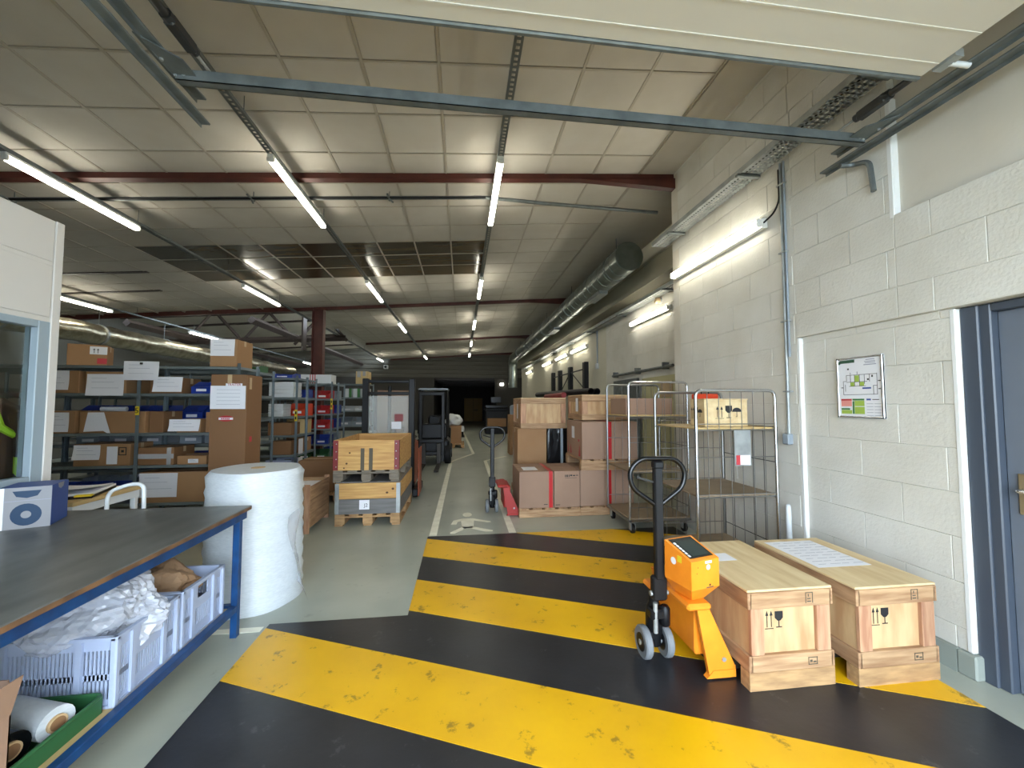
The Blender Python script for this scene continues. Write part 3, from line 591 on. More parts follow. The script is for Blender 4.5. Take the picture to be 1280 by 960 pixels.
# ================================================================ CARTONS
def carton(name, label, x0, x1, y0, y1, z0, z1, rz=0, m='card', group=None, tape=True, strap=None, marks=None, cat='box'):
    t = thing(name, label, cat, ((x0+x1)/2, (y0+y1)/2, z0), rz, group); a, b, h = (x1-x0)/2, (y1-y0)/2, z1-z0
    bd = MB().cham(-a,a,-b,b,0,h,.004).build('body', m, t)
    MB().box(-a+.004,a-.004,-.0015,.0015,h,h+.0012).build('flap_seam', 'card_dark', bd)
    if tape:
        mb = MB(); mb.box(-a-.001,a+.001,-.025,.025,h,h+.0009); mb.box(-a-.001,-a,-.025,.025,h-.07,h); mb.box(a,a+.001,-.025,.025,h-.07,h); mb.build('tape', 'tape', t)
    if strap is not None:
        strap -= a; mb = MB(); mb.box(strap,strap+.05,-b-.0015,-b,0,h+.001); mb.box(strap,strap+.05,-b-.001,b+.001,h,h+.0015); mb.build('red_tape', 'tape_red', t)
    if marks: decal('printing', marks, (-a,-b,0), (1,0,0), (0,0,1), 'ink', t, .0005)
    return t
carton('taped_carton', 'large flat carton with red tape on the pallet beside the red truck', .765, 1.225, 5.30, 6.02, .12, .60, m='card_pink', strap=.40, tape=False, marks=[rect(.33,.04,.05,.008)])
carton('printed_carton', 'large carton printed with handling marks, between two red taped cartons', 1.235, 1.59, 5.30, 6.02, .12, .60, m='card_pink', tape=False, marks=[rect(.15,.40,.012,.03),rect(.17,.40,.02,.03),rect(.2,.40,.012,.03),rect(.22,.41,.03,.02),rect(.26,.41,.03,.016),rect(.30,.415,.03,.01),rect(.15,.385,.16,.004),rect(.02,.03,.06,.008)])
carton('taped_carton', 'lower red taped carton standing behind the taller roll cage', 1.60, 2.36, 5.32, 6.05, .12, .60, m='card_pink', strap=.39, tape=False)
carton('taped_carton', 'upper red taped carton with labels on its end, on the second pallet', 1.63, 2.42, 5.32, 6.10, .745, 1.255, m='card_pink', strap=.37, tape=False)
o = [c for c in COL.objects if c.get('label', '').startswith('upper red taped')][0]
decal('end_labels', [rect(.28,.26,.14,.17)], (-.395,.39,0), (0,-1,0), (0,0,1), 'paper', o, .0006); decal('red_marks', [[(.06,.03),(.10,.03),(.08,.2)],[(.2,.03),(.26,.03),(.22,.16)],[(.62,.03),(.7,.03),(.66,.2)],rect(.60,.23,.06,.03)], (-.395,.39,0), (0,-1,0), (0,0,1), 'ink_red', o, .0006)
def pallet(label, x0, x1, y0, y1, z0, mt='pallet_wood', h=.144, n=5, group=None):
    t = thing('pallet', label, 'pallet', ((x0+x1)/2, (y0+y1)/2, z0), 0, group); a, b = (x1-x0)/2, (y1-y0)/2; s = h/.144
    for x in (-a+.05, 0, a-.05): MB().cham(x-.05,x+.05,-b,b,0,.022*s,.003).build('bottom_board', mt, t)
    for x in (-a+.06, 0, a-.06):
        for y in (-b+.075, 0, b-.075): MB().cham(x-.06,x+.06,y-.072,y+.072,.022*s,.1*s,.004).build('block', mt, t)
    for y in (-b+.072, 0, b-.072): MB().cham(-a,a,y-.07,y+.07,.1*s,.122*s,.003).build('stringer_board', mt, t)
    for k in range(n): x = -a+.06+(2*a-.12)*k/(n-1); MB().cham(x-.058,x+.058,-b,b,.122*s,h,.003).build('deck_board', mt, t)
    return t
def skid(label, x0, x1, y0, y1, z0, h):
    t = thing('low_pallet', label, 'pallet', ((x0+x1)/2, (y0+y1)/2, z0)); a, b = (x1-x0)/2, (y1-y0)/2
    for y in (-b+.05, b-.05): MB().cham(-a,a,y-.05,y+.05,0,h-.02,.004).build('bearer', 'plank_x', t)
    for k in range(5): x = -a+.07+(2*a-.14)*k/4; MB().cham(x-.065,x+.065,-b,b,h-.02,h,.003).build('deck_board', 'plank_y', t)
skid('low pallet under the two cartons beside the red truck', .76, 1.595, 5.29, 6.04, 0, .12); skid('low pallet under the carton behind the taller cage', 1.60, 2.40, 5.30, 6.10, 0, .12)
skid('pale pallet between the upper and lower red taped cartons', 1.61, 2.44, 5.30, 6.12, .602, .143)
tag(MB().cham(.84,1.04,5.42,5.68,.6016,.604,.001).build('delivery_note', 'paper'), 'white delivery note lying on the flat carton beside the red truck', 'paper')
carton('plain_carton', 'plain brown carton wrapped with film behind the red truck', .90, 1.38, 6.45, 7.05, .12, 1.10)
o = [c for c in COL.objects if c.get('label', '').startswith('plain brown carton')][0]; decal('film_wrap', [[(.02,.2),(.12,.25),(.1,.9),(.04,.94)],[(.2,.35),(.26,.3),(.24,.8)]], (-.24,.3,0), (0,-1,0), (0,0,1), 'film_clear', o, .001)
skid('low pallet under the film wrapped carton and black parcel', .88, 1.82, 6.44, 7.1, 0, .12)
t = thing('wrapped_parcel', 'parcel in shiny black film with a grey strap', 'parcel', (1.59, 6.75, .12)); mb = MB(); g_ = 14
vs = []; 
for j in range(g_+1):
    for i in range(g_+1):
        a = -.19+.38*i/g_; b = .98*j/g_; e = min(i,g_-i,j,g_-j); vs.append((a, -.30-.012*noise.noise((a*9,b*7,3))*(1 if e else 0), b))
mb.add(vs, [(j*(g_+1)+i,j*(g_+1)+i+1,(j+1)*(g_+1)+i+1,(j+1)*(g_+1)+i) for j in range(g_) for i in range(g_)]); mb.box(-.19,.19,-.299,.30,0,.98); mb.build('film', 'black_gloss', t)
MB().box(.02,.06,-.325,-.312,0,.98).build('strap', 'plastic_grey', t)
def plain_crate(name, label, x0, x1, y0, y1, z0, z1, papers=()):
    t = thing(name, label, 'crate', ((x0+x1)/2, (y0+y1)/2, z0)); a, b, h = (x1-x0)/2, (y1-y0)/2, z1-z0; e = .02
    MB().box(-a+e,a-e,-b+e,b-e,0,h-.012).build('panel_box', 'ply_side', t); MB().cham(-a,a,-b,b,h-.012,h,.003).build('lid', 'ply', t)
    for z_ in (0, h-.012-.085):
        MB().cham(-a,a,-b,-b+e,z_,z_+.085,.003).build('batten', 'plank_x', t); MB().cham(-a,-a+e,-b+e,b,z_,z_+.085,.003).build('batten', 'plank_y', t)
    for x in (-a, a-.085): MB().cham(x,x+.085,-b,-b+e,.085,h-.097,.003).build('batten', 'plank_z', t)
    for y in (-b+e, b-.09): MB().cham(-a,-a+e,y,y+.085,.085,h-.097,.003).build('batten', 'plank_z', t)
    for p in papers: decal('paper_label', [p], (-a,b,0), (0,-1,0), (0,0,1), 'paper', t, .001)
    return t
plain_crate('wooden_crate', 'wide plywood crate stacked on the plain carton and black parcel', 0.95, 1.70, 6.42, 7.35, 1.102, 1.60, [rect(.5,.15,.12,.25)])
plain_crate('wooden_crate', 'plywood crate stacked on the upper red taped carton', 1.72, 2.44, 5.60, 6.36, 1.268, 1.635, [rect(.45,.12,.12,.2)])
t = thing('flat_carton', 'pinkish carton lying on the top shelf of the taller cage', 'box', (2.26, 4.86, 1.37)); MB().cham(-.30,.30,-.24,.24,0,.20,.004).build('body', 'card_pink', t); MB().box(-.3,.3,-.03,.03,.2,.2012).build('tape', 'tape', t)
for k, (x, y, z_) in enumerate(((2.02,6.1,1.70),(2.16,6.2,1.70))):
    t = thing('black_tube', ['long black cardboard tube on the crates', 'second black tube lying behind the longer one on the crates'][k], 'tube', (x, y, z_), 8)
    L = 2.6 if k == 0 else 2.4; mb = MB(); n = 18; vs = []
    mb.ring([(0,0,0),(0,L,0)], .055, n, False); mb.ring([(0,0,0),(0,L,0)], .046, n, False); mb.build('tube_wall', 'black_plastic', t, True)
    MB().cyl((0,.3,0),(0,.31,0),.056,n).build('inner_plug', 'ink', t)
t = thing('red_bundle', 'dark red wrapped bundle under the black tubes', 'bundle', (1.66, 7.0, 1.60), 8); MB().ring([(0,-.4,.05),(0,.5,.04)], [.05,.04], 10).build('roll', 'hinge_red', t, True)
# ================================================================ NAILED CRATES IN FRONT
def export_crate(label, x0, x1, y0, y1, pink, mid):
    t = thing('export_crate', label, 'crate', ((x0+x1)/2, (y0+y1)/2, 0), 0); a, b, e = (x1-x0)/2, (y1-y0)/2, .02; ai, bi = a-.016, b-.016
    MB().box(-ai+.004,ai-.004,-bi+.004,bi-.004,.095,.502).build('plywood_body', 'ply_side', t); MB().cham(-a,a,-b,b,.503,.516,.003).build('lid', 'ply', t)
    F = lambda n, q, m: MB().cham(*q, .003).build(n, m, t)
    F('top_board', (-a+.012,a-.012,-b-.004,-bi+.006,.418,.502), 'plank_x'); F('bottom_board', (-a+.012,a-.012,-b-.004,-bi+.006,.095,.178), 'plank_x')
    F('corner_post', (-ai+.001,-ai+.076,-b-.002,-bi+.006,.179,.417), 'plank_z'); F('corner_post', (ai-.08,ai-.001,-b-.002,-bi+.006,.179,.417), 'plank_z')
    F('skid', (-a,a,-b-.004,-b+.07,0,.094), 'pallet_wood'); F('skid', (-a,a,b-.07,b,0,.094), 'pallet_wood')
    for sx in (-1, 1):
        q = (-a,-ai+.006) if sx < 0 else (ai-.006,a)
        F('side_board', (*q,-b-.004,b,.418,.502), 'plank_y'); F('side_board', (*q,-b-.004,b,.095,.178), 'plank_y')
        for y in ((-.04,.04),(b-.09,b-.01)) if mid else ((b-.09,b-.01),): F('side_post', (*q,*y,.179,.417), 'plank_z')
    O = (-a, -bi+.004, 0); U, V = (1,0,0), (0,0,1)
    decal('handling_marks', up_arrow(.125,.31,.085,.009)+up_arrow(.15,.31,.085,.009)+[rect(.112,.30,.05,.004)]+glass(.195,.305,.085), O, U, V, 'ink', t, .0005)
    O = (-a, -b-.004, 0)
    decal('wood_stamp', [rect(.335,.435,.004,.055),rect(.375,.435,.004,.055),rect(.335,.487,.044,.004),rect(.345,.455,.02,.005),rect(.345,.44,.022,.006),rect(.35,.468,.005,.014),rect(.34,.115,.055,.004),rect(.34,.15,.055,.004),rect(.34,.115,.004,.04),rect(.39,.115,.004,.04),rect(.35,.128,.014,.012),rect(.37,.125,.016,.008)], O, U, V, 'stencil', t, .0005)
    return t
k1 = export_crate('pale plywood export crate beside the orange scale truck', 1.50, 2.00, 1.99, 2.72, 0, False)
k2 = export_crate('pale plywood export crate against the wall with a document pouch on its lid', 2.10, 2.60, 1.95, 2.70, 1, True)
sheet('document_pouch', .36, .44, (-.035,-.12,.517), (1,0,0), (0,1,0), 'paper', k2, .0, off=.0006)
decal('document_print', [rect(.03+.08*i,.03+.045*j,.05+.02*((i+j)%2),.004) for i in range(4) for j in range(9)], (-.205,-.11,.518), (1,0,0), (0,1,0), 'ink_grey', k2, .001, .0004)['kind'] = 'stuff'
sheet('delivery_note', .16, .12, (-.10,.02,.517), (1,0,0), (0,1,0), 'paper', k1, .0, off=.0006)
# ================================================================ PALLET TRUCKS (forks along +X, handle turned towards -Y)
def pallet_truck(name, label, loc, col, scale_head, rz=0):
    t = thing(name, label, 'pallet truck', loc, rz)
    for s in (-1, 1):
        y0 = s*.185-.08
        f = MB(); f.add([(.24,y0,.045),(1.38,y0+.03,.05),(1.38,y0+.13,.05),(.24,y0+.16,.045),(.24,y0,.085),(1.38,y0+.03,.075),(1.38,y0+.13,.075),(.24,y0+.16,.085)], [(0,3,2,1),(4,5,6,7),(0,1,5,4),(1,2,6,5),(2,3,7,6),(3,0,4,7)]); fk = f.build('fork', col if not scale_head else 'fork_dark', t)
        MB().cyl((1.2,s*.185-.035,.03),(1.2,s*.185+.035,.03),.03,12).build('load_roller', 'plastic_grey', fk, True)
        # A-frame leg from head to fork root
        yl = s*.185+(-.08 if s < 0 else .055)
        MB().prism([(.13,.40),(.195,.40),(.345,.075),(.345,.01),(.20,.01)], yl, yl+.025, 'y').build('frame_leg', col, t)
        lp = MB(); lp.box(.335,.35,yl-.002,yl+.027,.008,.07); lp.build('toe_plate', col, t)
        if s < 0: MB().cyl((.283,yl-.006,.105),(.283,yl+.0,.105),.012,10).build('pivot_bolt', 'galv', t, True)
    MB().prism([(.18,.01),(.35,.01),(.35,.05),(.22,.05)], -.27, -.235, 'y').build('toe_guard', col, t)
    MB().cham(.15,.24,-.21,.21,.10,.39,.01).build('cross_head', col, t); MB().cham(.06,.20,-.30,.12,.385,.422,.012).build('top_bracket', col, t); MB().cham(-.03,.07,-.06,.06,.385,.42,.012).build('head_neck', col, t)
    for sx in (-1, 1):
        x = sx*.065-.0
        wl = MB().lathe([(.0,-.02),(.055,-.02),(.082,-.022),(.09,-.014),(.09,.014),(.082,.022),(.055,.02),(.0,.02)], 24, X=Matrix.Translation((x,-.03,.09))@Matrix.Rotation(R(90),4,'Y')).build('steer_wheel', 'rubber_grey', t, True)
        MB().lathe([(.0,-.024),(.05,-.024),(.05,.024),(.0,.024)], 18, X=Matrix.Translation((x,-.03,.09))@Matrix.Rotation(R(90),4,'Y')).build('hub', 'black_plastic', wl, True); MB().lathe([(0,-.028),(.015,-.028),(.015,.028),(0,.028)],10,X=Matrix.Translation((x,-.03,.09))@Matrix.Rotation(R(90),4,'Y')).build('axle_nut', 'galv', wl, True)
    MB().lathe([(.036,.06),(.042,.10),(.05,.14),(.05,.24),(.044,.28),(.03,.31),(.03,.40)], 16, (.01,-.01,0)).build('pump_body', 'black_plastic', t, True)
    MB().cham(-.042,.042,-.05,.0,.10,.16,.012).build('wheel_yoke', 'black_plastic', t); MB().cham(-.05,.05,-.10,-.03,.24,.30,.012).build('pump_yoke', 'black_plastic', t)
    MB().cyl((-.02,-.09,.17),(-.02,-.09,.34),.013,10).build('piston_rod', 'galv', t, True); MB().lathe([(.022,0),(.03,.01),(.03,.10),(.02,.115)],14,(.045,-.075,.20)).build('valve', 'black_plastic', t, True)
    mb = MB(); mb.cham(-.045,.045,-.12,-.075,.36,.50,.01); mb.build('handle_foot', 'black_plastic', t); MB().cyl((-.055,-.098,.40),(.055,-.098,.40),.014,10).build('foot_pin', 'galv', t, True)
    MB().cham(-.027,.027,-.125,-.085,.48,1.13,.008).build('handle_shaft', 'black_plastic', t)
    lp = [(-.005,-.105,.90),(-.16,-.105,1.01),(-.175,-.105,1.11),(-.11,-.105,1.178),(.11,-.105,1.178),(.175,-.105,1.11),(.16,-.105,1.01),(.005,-.105,.90)]
    MB().ring(rnd_path(lp,.07,6), .0145, 12).build('handle_loop', 'black_gloss', t, True)
    MB().cham(-.03,.03,-.13,-.08,1.12,1.165,.008).build('loop_clamp', 'black_plastic', t); MB().cyl((-.03,-.105,1.04),(-.13,-.105,1.07),.008,8).build('release_lever', 'steel_dark', t, True)
    if scale_head:
        X = Matrix.Translation((.135,-.215,.425))@Matrix.Rotation(R(14),4,'Z'); a = .098
        mb = MB(); vs = [(-a*.35,-a*.35,0),(a*.5,-a*.35,0),(a*.5,a,0),(-a*.35,a,0),(-a,-a,.085),(a,-a,.085),(a,a,.085),(-a,a,.085),(-a,-a,.235),(a,-a,.235),(a,a,.295),(-a,a,.295)]
        mb.add(vs, [(3,2,1,0),(0,1,5,4),(1,2,6,5),(2,3,7,6),(3,0,4,7),(4,5,9,8),(5,6,10,9),(6,7,11,10),(7,4,8,11),(8,9,10,11)], 0, X); hd = mb.build('indicator_head', col, t)
        sl = math.atan2(.06, 2*a); Y_ = X@Matrix.Translation((0,0,.265))@Matrix.Rotation(sl,4,'X')
        MB().cham(-a+.016,a-.016,-a+.018,a-.006,.001,.004,.002,X=Y_).build('display_panel', 'black_gloss', hd); MB().box(-a+.045,a-.03,-a+.03,a-.03,.004,.005,X=Y_).build('screen', 'screen', hd)
        for k in range(6): MB().box(-a+.02,-a+.034,-a+.03+k*.022,-a+.046+k*.022,.004,.005,X=Y_).build('key', 'paper', hd)
        def disc(cx, cz_, r_, face, m, nm):
            mb = MB(); n = 18; pts = []
            for q in range(n):
                u, v_ = r_*math.cos(2*math.pi*q/n), r_*math.sin(2*math.pi*q/n); pts.append((cx+u,-a-.001,cz_+v_) if face == 'f' else (-a-.001,cx+u,cz_+v_))
            mb.add(pts, [tuple(range(n))], 0, X); mb.build(nm, m, hd)
        disc(.02,.195,.014,'f','paper','seal_sticker'); disc(.03,.10,.006,'f','ink','socket'); disc(-.052,.20,.003,'f','ink','screw'); disc(-.06,.17,.003,'f','ink','screw'); disc(.03,.20,.02,'l','paper','round_sticker')
        MB().box(0,.045,-a-.001,-a,.215,.228,X=X).build('white_sticker','paper',hd); MB().box(-a-.001,-a,-.03,.0,.205,.24,X=X).build('yellow_sticker','label_yellow',hd); MB().box(.005,.055,-a-.0008,-a,.085,.091,X=X).build('marking','stencil',hd)
    return t
pallet_truck('pallet_truck', 'orange pallet truck with weighing display parked under the plywood crates', (1.15, 2.365, 0), 'truck_orange', True)
pallet_truck('pallet_truck', 'red pallet truck with black handle beside the walkway cartons', (.425, 5.66, 0), 'truck_red', False)
# ================================================================ WORKBENCH AND WHAT IS ON IT
BX0, BX1, BY0, BY1 = -2.64, -1.42, .35, 2.95
t = thing('workbench', 'long workbench with grey top and blue steel frame', 'workbench', (0, 0, 0)); bench = t
MB().cham(BX0,BX1+.015,BY0,BY1,.79,.815,.004).build('worktop', 'bench_top', t); MB().box(BX1+.0145,BX1+.0165,BY0+.01,BY1-.01,.791,.811).build('chipped_edge', 'bench_edge', t)
for x, y in ((BX1-.045,BY1-.11),(BX0+.01,BY1-.11),(BX1-.045,BY0+.06),(BX0+.01,BY0+.06)): MB().cham(x,x+.04,y,y+.04,0,.735,.003).build('leg', 'bench_blue', t)
for q in ((BX1-.045,BX1-.005,BY0+.02,BY1-.02,.735,.79),(BX0+.01,BX0+.05,BY0+.02,BY1-.02,.735,.79),(BX0+.05,BX1-.045,BY1-.11,BY1-.07,.74,.79),(BX1-.045,BX1-.005,BY0+.1,BY1-.11,.165,.205),(BX0+.01,BX0+.05,BY0+.1,BY1-.11,.165,.205),(BX0+.05,BX1-.045,BY1-.11,BY1-.07,.165,.205)): MB().cham(*q,.003).build('rail', 'bench_blue', t)
MB().cham(BX0+.05,BX1-.045,BY0+.1,BY1-.11,.172,.19,.002).build('lower_shelf', 'table_wood', t)
def euro_crate(label, x0, x1, y0, y1, z0, h=.30):
    t = thing('storage_crate', label, 'crate', ((x0+x1)/2, (y0+y1)/2, z0)); a, b, w_ = (x1-x0)/2, (y1-y0)/2, .006; m = 'plastic_crate'
    MB().box(-a+.02,a-.02,-b+.02,b-.02,0,.008).build('floor_plate', m, t)
    def wall_(L, n_slot, tf, handle):
        mb = MB(); P = lambda u0,u1,z0_,z1_,d0=0,d1=w_: mb.add([tf(u,d,z) for z in (z0_,z1_) for (u,d) in ((u0,d0),(u1,d0),(u1,d1),(u0,d1))], [(0,1,2,3),(4,5,6,7),(0,1,5,4),(1,2,6,5),(2,3,7,6),(3,0,4,7)])
        P(-L,L,0,.035); P(-L,L,h-.03,h); P(-L,L,h-.014,h,-.014,0); P(-L,L,.0,.012,-.008,0); 
        for u in (-L,-L*.5,L*.5,L): P(max(-L,u-.012),min(L,u+.012),.012,h-.014,-.012,0)
        for q in range(4):
            s0 = -L+(2*L)*q/4; s1 = s0+2*L/4
            if (q in (1,2)) and handle: P(s0,s1,.15,h-.10); P(s0,s1,.035,.06) ; continue
            P(s0,s1,.115,.14); P(s0,s1,h-.06,h-.03)
            n = 9
            for k in range(n): u = s0+(s1-s0)*(k+.5)/n; P(u-(s1-s0)/n*.27,u+(s1-s0)/n*.27,.035,h-.06)
        if handle:
            n = 14
            for k in range(n): u = -L*.5+L*(k+.5)/n; P(u-L/n*.27,u+L/n*.27,.06,.15)
            P(-L*.5,-L*.5+.05,h-.10,h-.03); P(L*.5-.05,L*.5,h-.10,h-.03)
        return mb
    wall_(a-.006,0,lambda u,d,z:(u,-b+.014+d,z),False).build('side_wall', m, t); wall_(a-.006,0,lambda u,d,z:(u,b-.014-d,z),True).build('side_wall', m, t)
    wall_(b-.006,0,lambda u,d,z:(a-.014-d,u,z),True).build('side_wall', m, t); wall_(b-.006,0,lambda u,d,z:(-a+.014+d,u,z),True).build('side_wall', m, t)
    for sx in (-1,1):
        for sy in (-1,1): MB().cham(sx*(a-.014)-.014,sx*(a-.014)+.014,sy*(b-.014)-.014,sy*(b-.014)+.014,0,h,.006).build('corner_post', m, t)
    return t
euro_crate('pale blue slotted plastic crate holding a bag of bubble film', -2.06, -1.475, 1.985, 2.385, .19); euro_crate('pale blue slotted plastic crate holding brown paper, next to the bench leg', -2.06, -1.475, 2.40, 2.79, .19)
def lump(name, label, cat, c, r, m, sub=4, amp=.25, fr=5, seed=0, flat=.4, sm=True):
    import bmesh
    me = bpy.data.meshes.new(name); bm = bmesh.new(); bmesh.ops.create_icosphere(bm, subdivisions=sub, radius=1)
    for v in bm.verts:
        n = noise.noise(v.co*1.4+Vector((seed,3,1))); k = abs(noise.noise(v.co*fr+Vector((seed*3,1,7)))); f_ = 1+amp*n-.12*k+.05*noise.noise(v.co*fr*2.3)
        z_ = v.co.z*f_; z_ = max(z_, -flat); v.co = Vector((v.co.x*f_*r[0], v.co.y*f_*r[1], z_*r[2]))
    bm.to_mesh(me); bm.free(); me.materials.append(MATS[m]); me.polygons.foreach_set('use_smooth', [sm]*len(me.polygons))
    o = bpy.data.objects.new(name, me); COL.objects.link(o); o.location = c; return tag(o, label, cat)
lump('film_bag', 'crumpled clear bag of bubble film spilling over the slotted crate', 'bag', (-1.74, 2.19, .50), (.30, .19, .19), 'bag_film', 5, .4, 5, 2, .9, False)
lump('crumpled_paper', 'crumpled brown packing paper in the slotted crate', 'paper', (-1.72, 2.60, .44), (.17, .14, .12), 'kraft', 4, .5, 4, 5, .8, False)
t = thing('green_tray', 'dark green plastic tray holding film rolls under the bench', 'tray', (-1.755, 1.785, .19)); a, b, h = .25, .185, .075
MB().box(-a+.02,a-.02,-b+.02,b-.02,0,.006).build('base', 'plastic_green', t)
for q in ((-a,a,-b,-b+.008),(-a,a,b-.008,b),(-a,-a+.008,-b,b),(a-.008,a,-b,b)): MB().cham(q[0],q[1],q[2],q[3],0,h,.003).build('wall', 'plastic_green', t)
mb = MB(); mb.ring(rnd_path([(-a,-b,h),(a,-b,h),(a,b,h),(-a,b,h)],.03,4,True),.008,8,closed=True); mb.build('rim', 'plastic_green', t, True)
for k, (y, m_, lb) in enumerate(((1.876,'bubble','roll of clear stretch film in the green tray'),(1.752,'black_gloss','roll of black stretch film in the green tray'))):
    t = thing('film_roll', lb, 'film roll', (-1.721-.038*k, y, .266), -18); n = 20
    MB().ring([(-.17,0,0),(.18,0,0)], .06, n).build('film', m_, t, True); MB().ring([(-.18,0,0),(.19,0,0)], .031, n).build('core', 'card_edge', t, True); MB().ring([(.1902,0,0),(.191,0,0)], .024, n).build('core_hole', 'card_dark', t)
t = thing('open_carton', 'open cardboard box with raised flaps at the end of the bench shelf', 'box', (-1.70, 1.36, .19)); a, b, h = .22, .22, .28
for q in ((-a,a,-b,-b+.005),(-a,a,b-.005,b),(-a,-a+.005,-b,b),(a-.005,a,-b,b)): MB().box(*q,.004,h).build('wall', 'card_pink', t)
MB().box(-a,a,-b,b,0,.004).build('base', 'card_pink', t)
MB().add([(a,-b,h),(a,b,h),(a+.04,b-.01,h+.13),(a+.04,-b+.03,h+.13),(a-.004,-b,h),(a-.004,b,h),(a+.036,b-.01,h+.13),(a+.036,-b+.03,h+.13)],[(0,1,2,3),(7,6,5,4),(0,3,7,4),(1,5,6,2),(2,6,7,3),(0,4,5,1)]).build('flap', 'card_pink', t)
MB().add([(-a,b,h),(a,b,h),(a-.03,b+.02,h+.10),(-a+.03,b+.02,h+.10),(-a,b-.004,h),(a,b-.004,h),(a-.03,b+.016,h+.10),(-a+.03,b+.016,h+.10)],[(0,1,2,3),(7,6,5,4),(0,3,7,4),(1,5,6,2),(2,6,7,3),(0,4,5,1)]).build('flap', 'card_pink', t)
decal('label', [rect(.05,.03,.1,.1)], (a,-b,0), (0,1,0), (0,0,1), 'paper', t, .001)
# printed box on the bench
t = thing('printed_box', 'blue and silver product box with wheel pictures on the bench', 'box', (-2.44, 2.66, .815), 24); a, b, h = .105, .11, .225
MB().cham(-a,a,-b,b,0,h,.003).build('body', 'blue_box', t)
decal('silver_front', [rect(.0,.0,.21,.225)], (-a,-b,0), (1,0,0), (0,0,1), 'box_silver', t, .0006)
ell = lambda cx, cy, r_, s=1.: [(cx+r_*math.cos(2*math.pi*i/22), cy+r_*s*math.sin(2*math.pi*i/22)) for i in range(22)]
decal('wheel_picture', [ell(.115,.075,.06)], (-a,-b,0), (1,0,0), (0,0,1), 'wheel_print', t, .0013); decal('wheel_hub', [ell(.115,.075,.02)], (-a,-b,0), (1,0,0), (0,0,1), 'box_silver', t, .002)
decal('upper_picture', [[(.06,.205),(.17,.205),(.155,.175),(.115,.165),(.075,.175)]], (-a,-b,0), (1,0,0), (0,0,1), 'wheel_print', t, .0013); decal('fold_line', [rect(.0,.150,.21,.003)], (-a,-b,0), (1,0,0), (0,0,1), 'ink_grey', t, .0013); decal('white_band', [rect(.0,.0,.03,.225)], (-a,-b,0), (1,0,0), (0,0,1), 'paper', t, .0015)
decal('thumb_notch', [[(.07,.225),(.15,.225),(.14,.20),(.11,.19),(.08,.20)]], (a,-b,0), (0,1,0), (0,0,1), 'box_silver', t, .0008)
# bubble wrap roll
t = thing('bubble_wrap_roll', 'tall white roll of bubble wrap standing behind the bench', 'roll', (-1.585, 3.40, 0)); prof = []; mb = MB(); n = 40; vs = []; K = 26
for k in range(K+1):
    z_ = .0+1.0*k/K
    for j in range(n): a = 2*math.pi*j/n; rr = .325+.006*math.sin(z_*60+math.sin(a*2)*1.5)+.006*math.sin(a*5+z_*3)+.004*noise.noise((math.cos(a)*3,math.sin(a)*3,z_*12)); rr -= .02*max(0,(z_-.97)/.03); vs.append((rr*math.cos(a),rr*math.sin(a),z_))
fs = [(i*n+j,i*n+(j+1)%n,(i+1)*n+(j+1)%n,(i+1)*n+j) for i in range(K) for j in range(n)]+[tuple(reversed(range(n)))]
o_ = len(vs); vs += [(.05*math.cos(2*math.pi*j/n),.05*math.sin(2*math.pi*j/n),1.0) for j in range(n)]; fs += [(K*n+j,K*n+(j+1)%n,o_+(j+1)%n,o_+j) for j in range(n)]; mb.add(vs, fs); mb.build('wrap', 'bubble', t, True)
MB().ring([(0,0,.9),(0,0,1.003)],.05,16).build('core', 'card_edge', t, True)
mb = MB(); G = 10; vs = []
for j in range(G+1):
    for i in range(5): u = i/4; v_ = j/G; vs.append((.327+.05*u*(1-v_)+.10*u*(1-v_)**2+.012*math.sin(v_*9+u*3), -.05-.18*u+.02*math.sin(v_*7), .14+.55*v_+.05*u*v_-.08*u))
mb.add(vs, [(j*5+i,j*5+i+1,(j+1)*5+i+1,(j+1)*5+i) for j in range(G) for i in range(4)]); mb.build('loose_tail', 'bag_film', t, True)
# white trolley handle and table with papers
t = thing('white_trolley', 'white tubular steel trolley frame behind the bench', 'trolley', (-2.34, 3.18, 0))
MB().ring(rnd_path([(-.14,.0,.03),(-.14,.02,.88),(-.0,.03,.93),(.09,.02,.925),(.13,.0,.03)],.06,5),.013,10).build('handle_frame', 'white_tube', t, True)
MB().cyl((-.14,.01,.35),(.13,.01,.35),.011,8).build('cross_tube', 'white_tube', t, True); MB().cham(-.16,.15,-.02,.30,.0,.03,.005).build('foot_plate', 'white_tube', t)
t = thing('packing_table', 'pale wooden table with white legs behind the partition', 'table', (-3.3, 3.68, 0)); MB().cham(-.52,.48,-.33,.33,.745,.775,.005).build('top', 'table_wood', t); MB().box(-.5,.46,-.31,.31,.68,.745).build('apron', 'white_tube', t)
for x in (-.5,.42):
    for y in (-.3,.26): MB().cham(x,x+.04,y,y+.04,0,.68,.004).build('leg', 'white_tube', t)
t = thing('document_pile', 'pile of white papers and folder with a yellow note on the table', 'papers', (-3.05, 3.66, .775), 20)
for k, (m_, z_) in enumerate((('black_plastic',0),('paper',.022),('paper',.03))): MB().cham(-.16,.16,-.22+.01*k,.22,z_,z_+(.02 if k == 0 else .007),.003).build(['folder','paper_sheet','paper_sheet'][k], m_, t)
sheet('curled_sheet', .3, .4, (0,-.2,.0372), (1,0,0), (0,1,0), 'paper', t, .03); MB().cham(.06,.16,-.235,-.18,.015,.03,.004).build('yellow_note', 'label_yellow', t)
lump('black_bag', 'black soft bag lying on the table beside the papers', 'bag', (-3.40, 3.55, .815), (.16, .14, .09), 'jacket', 4, .3, 3, 8, .45)
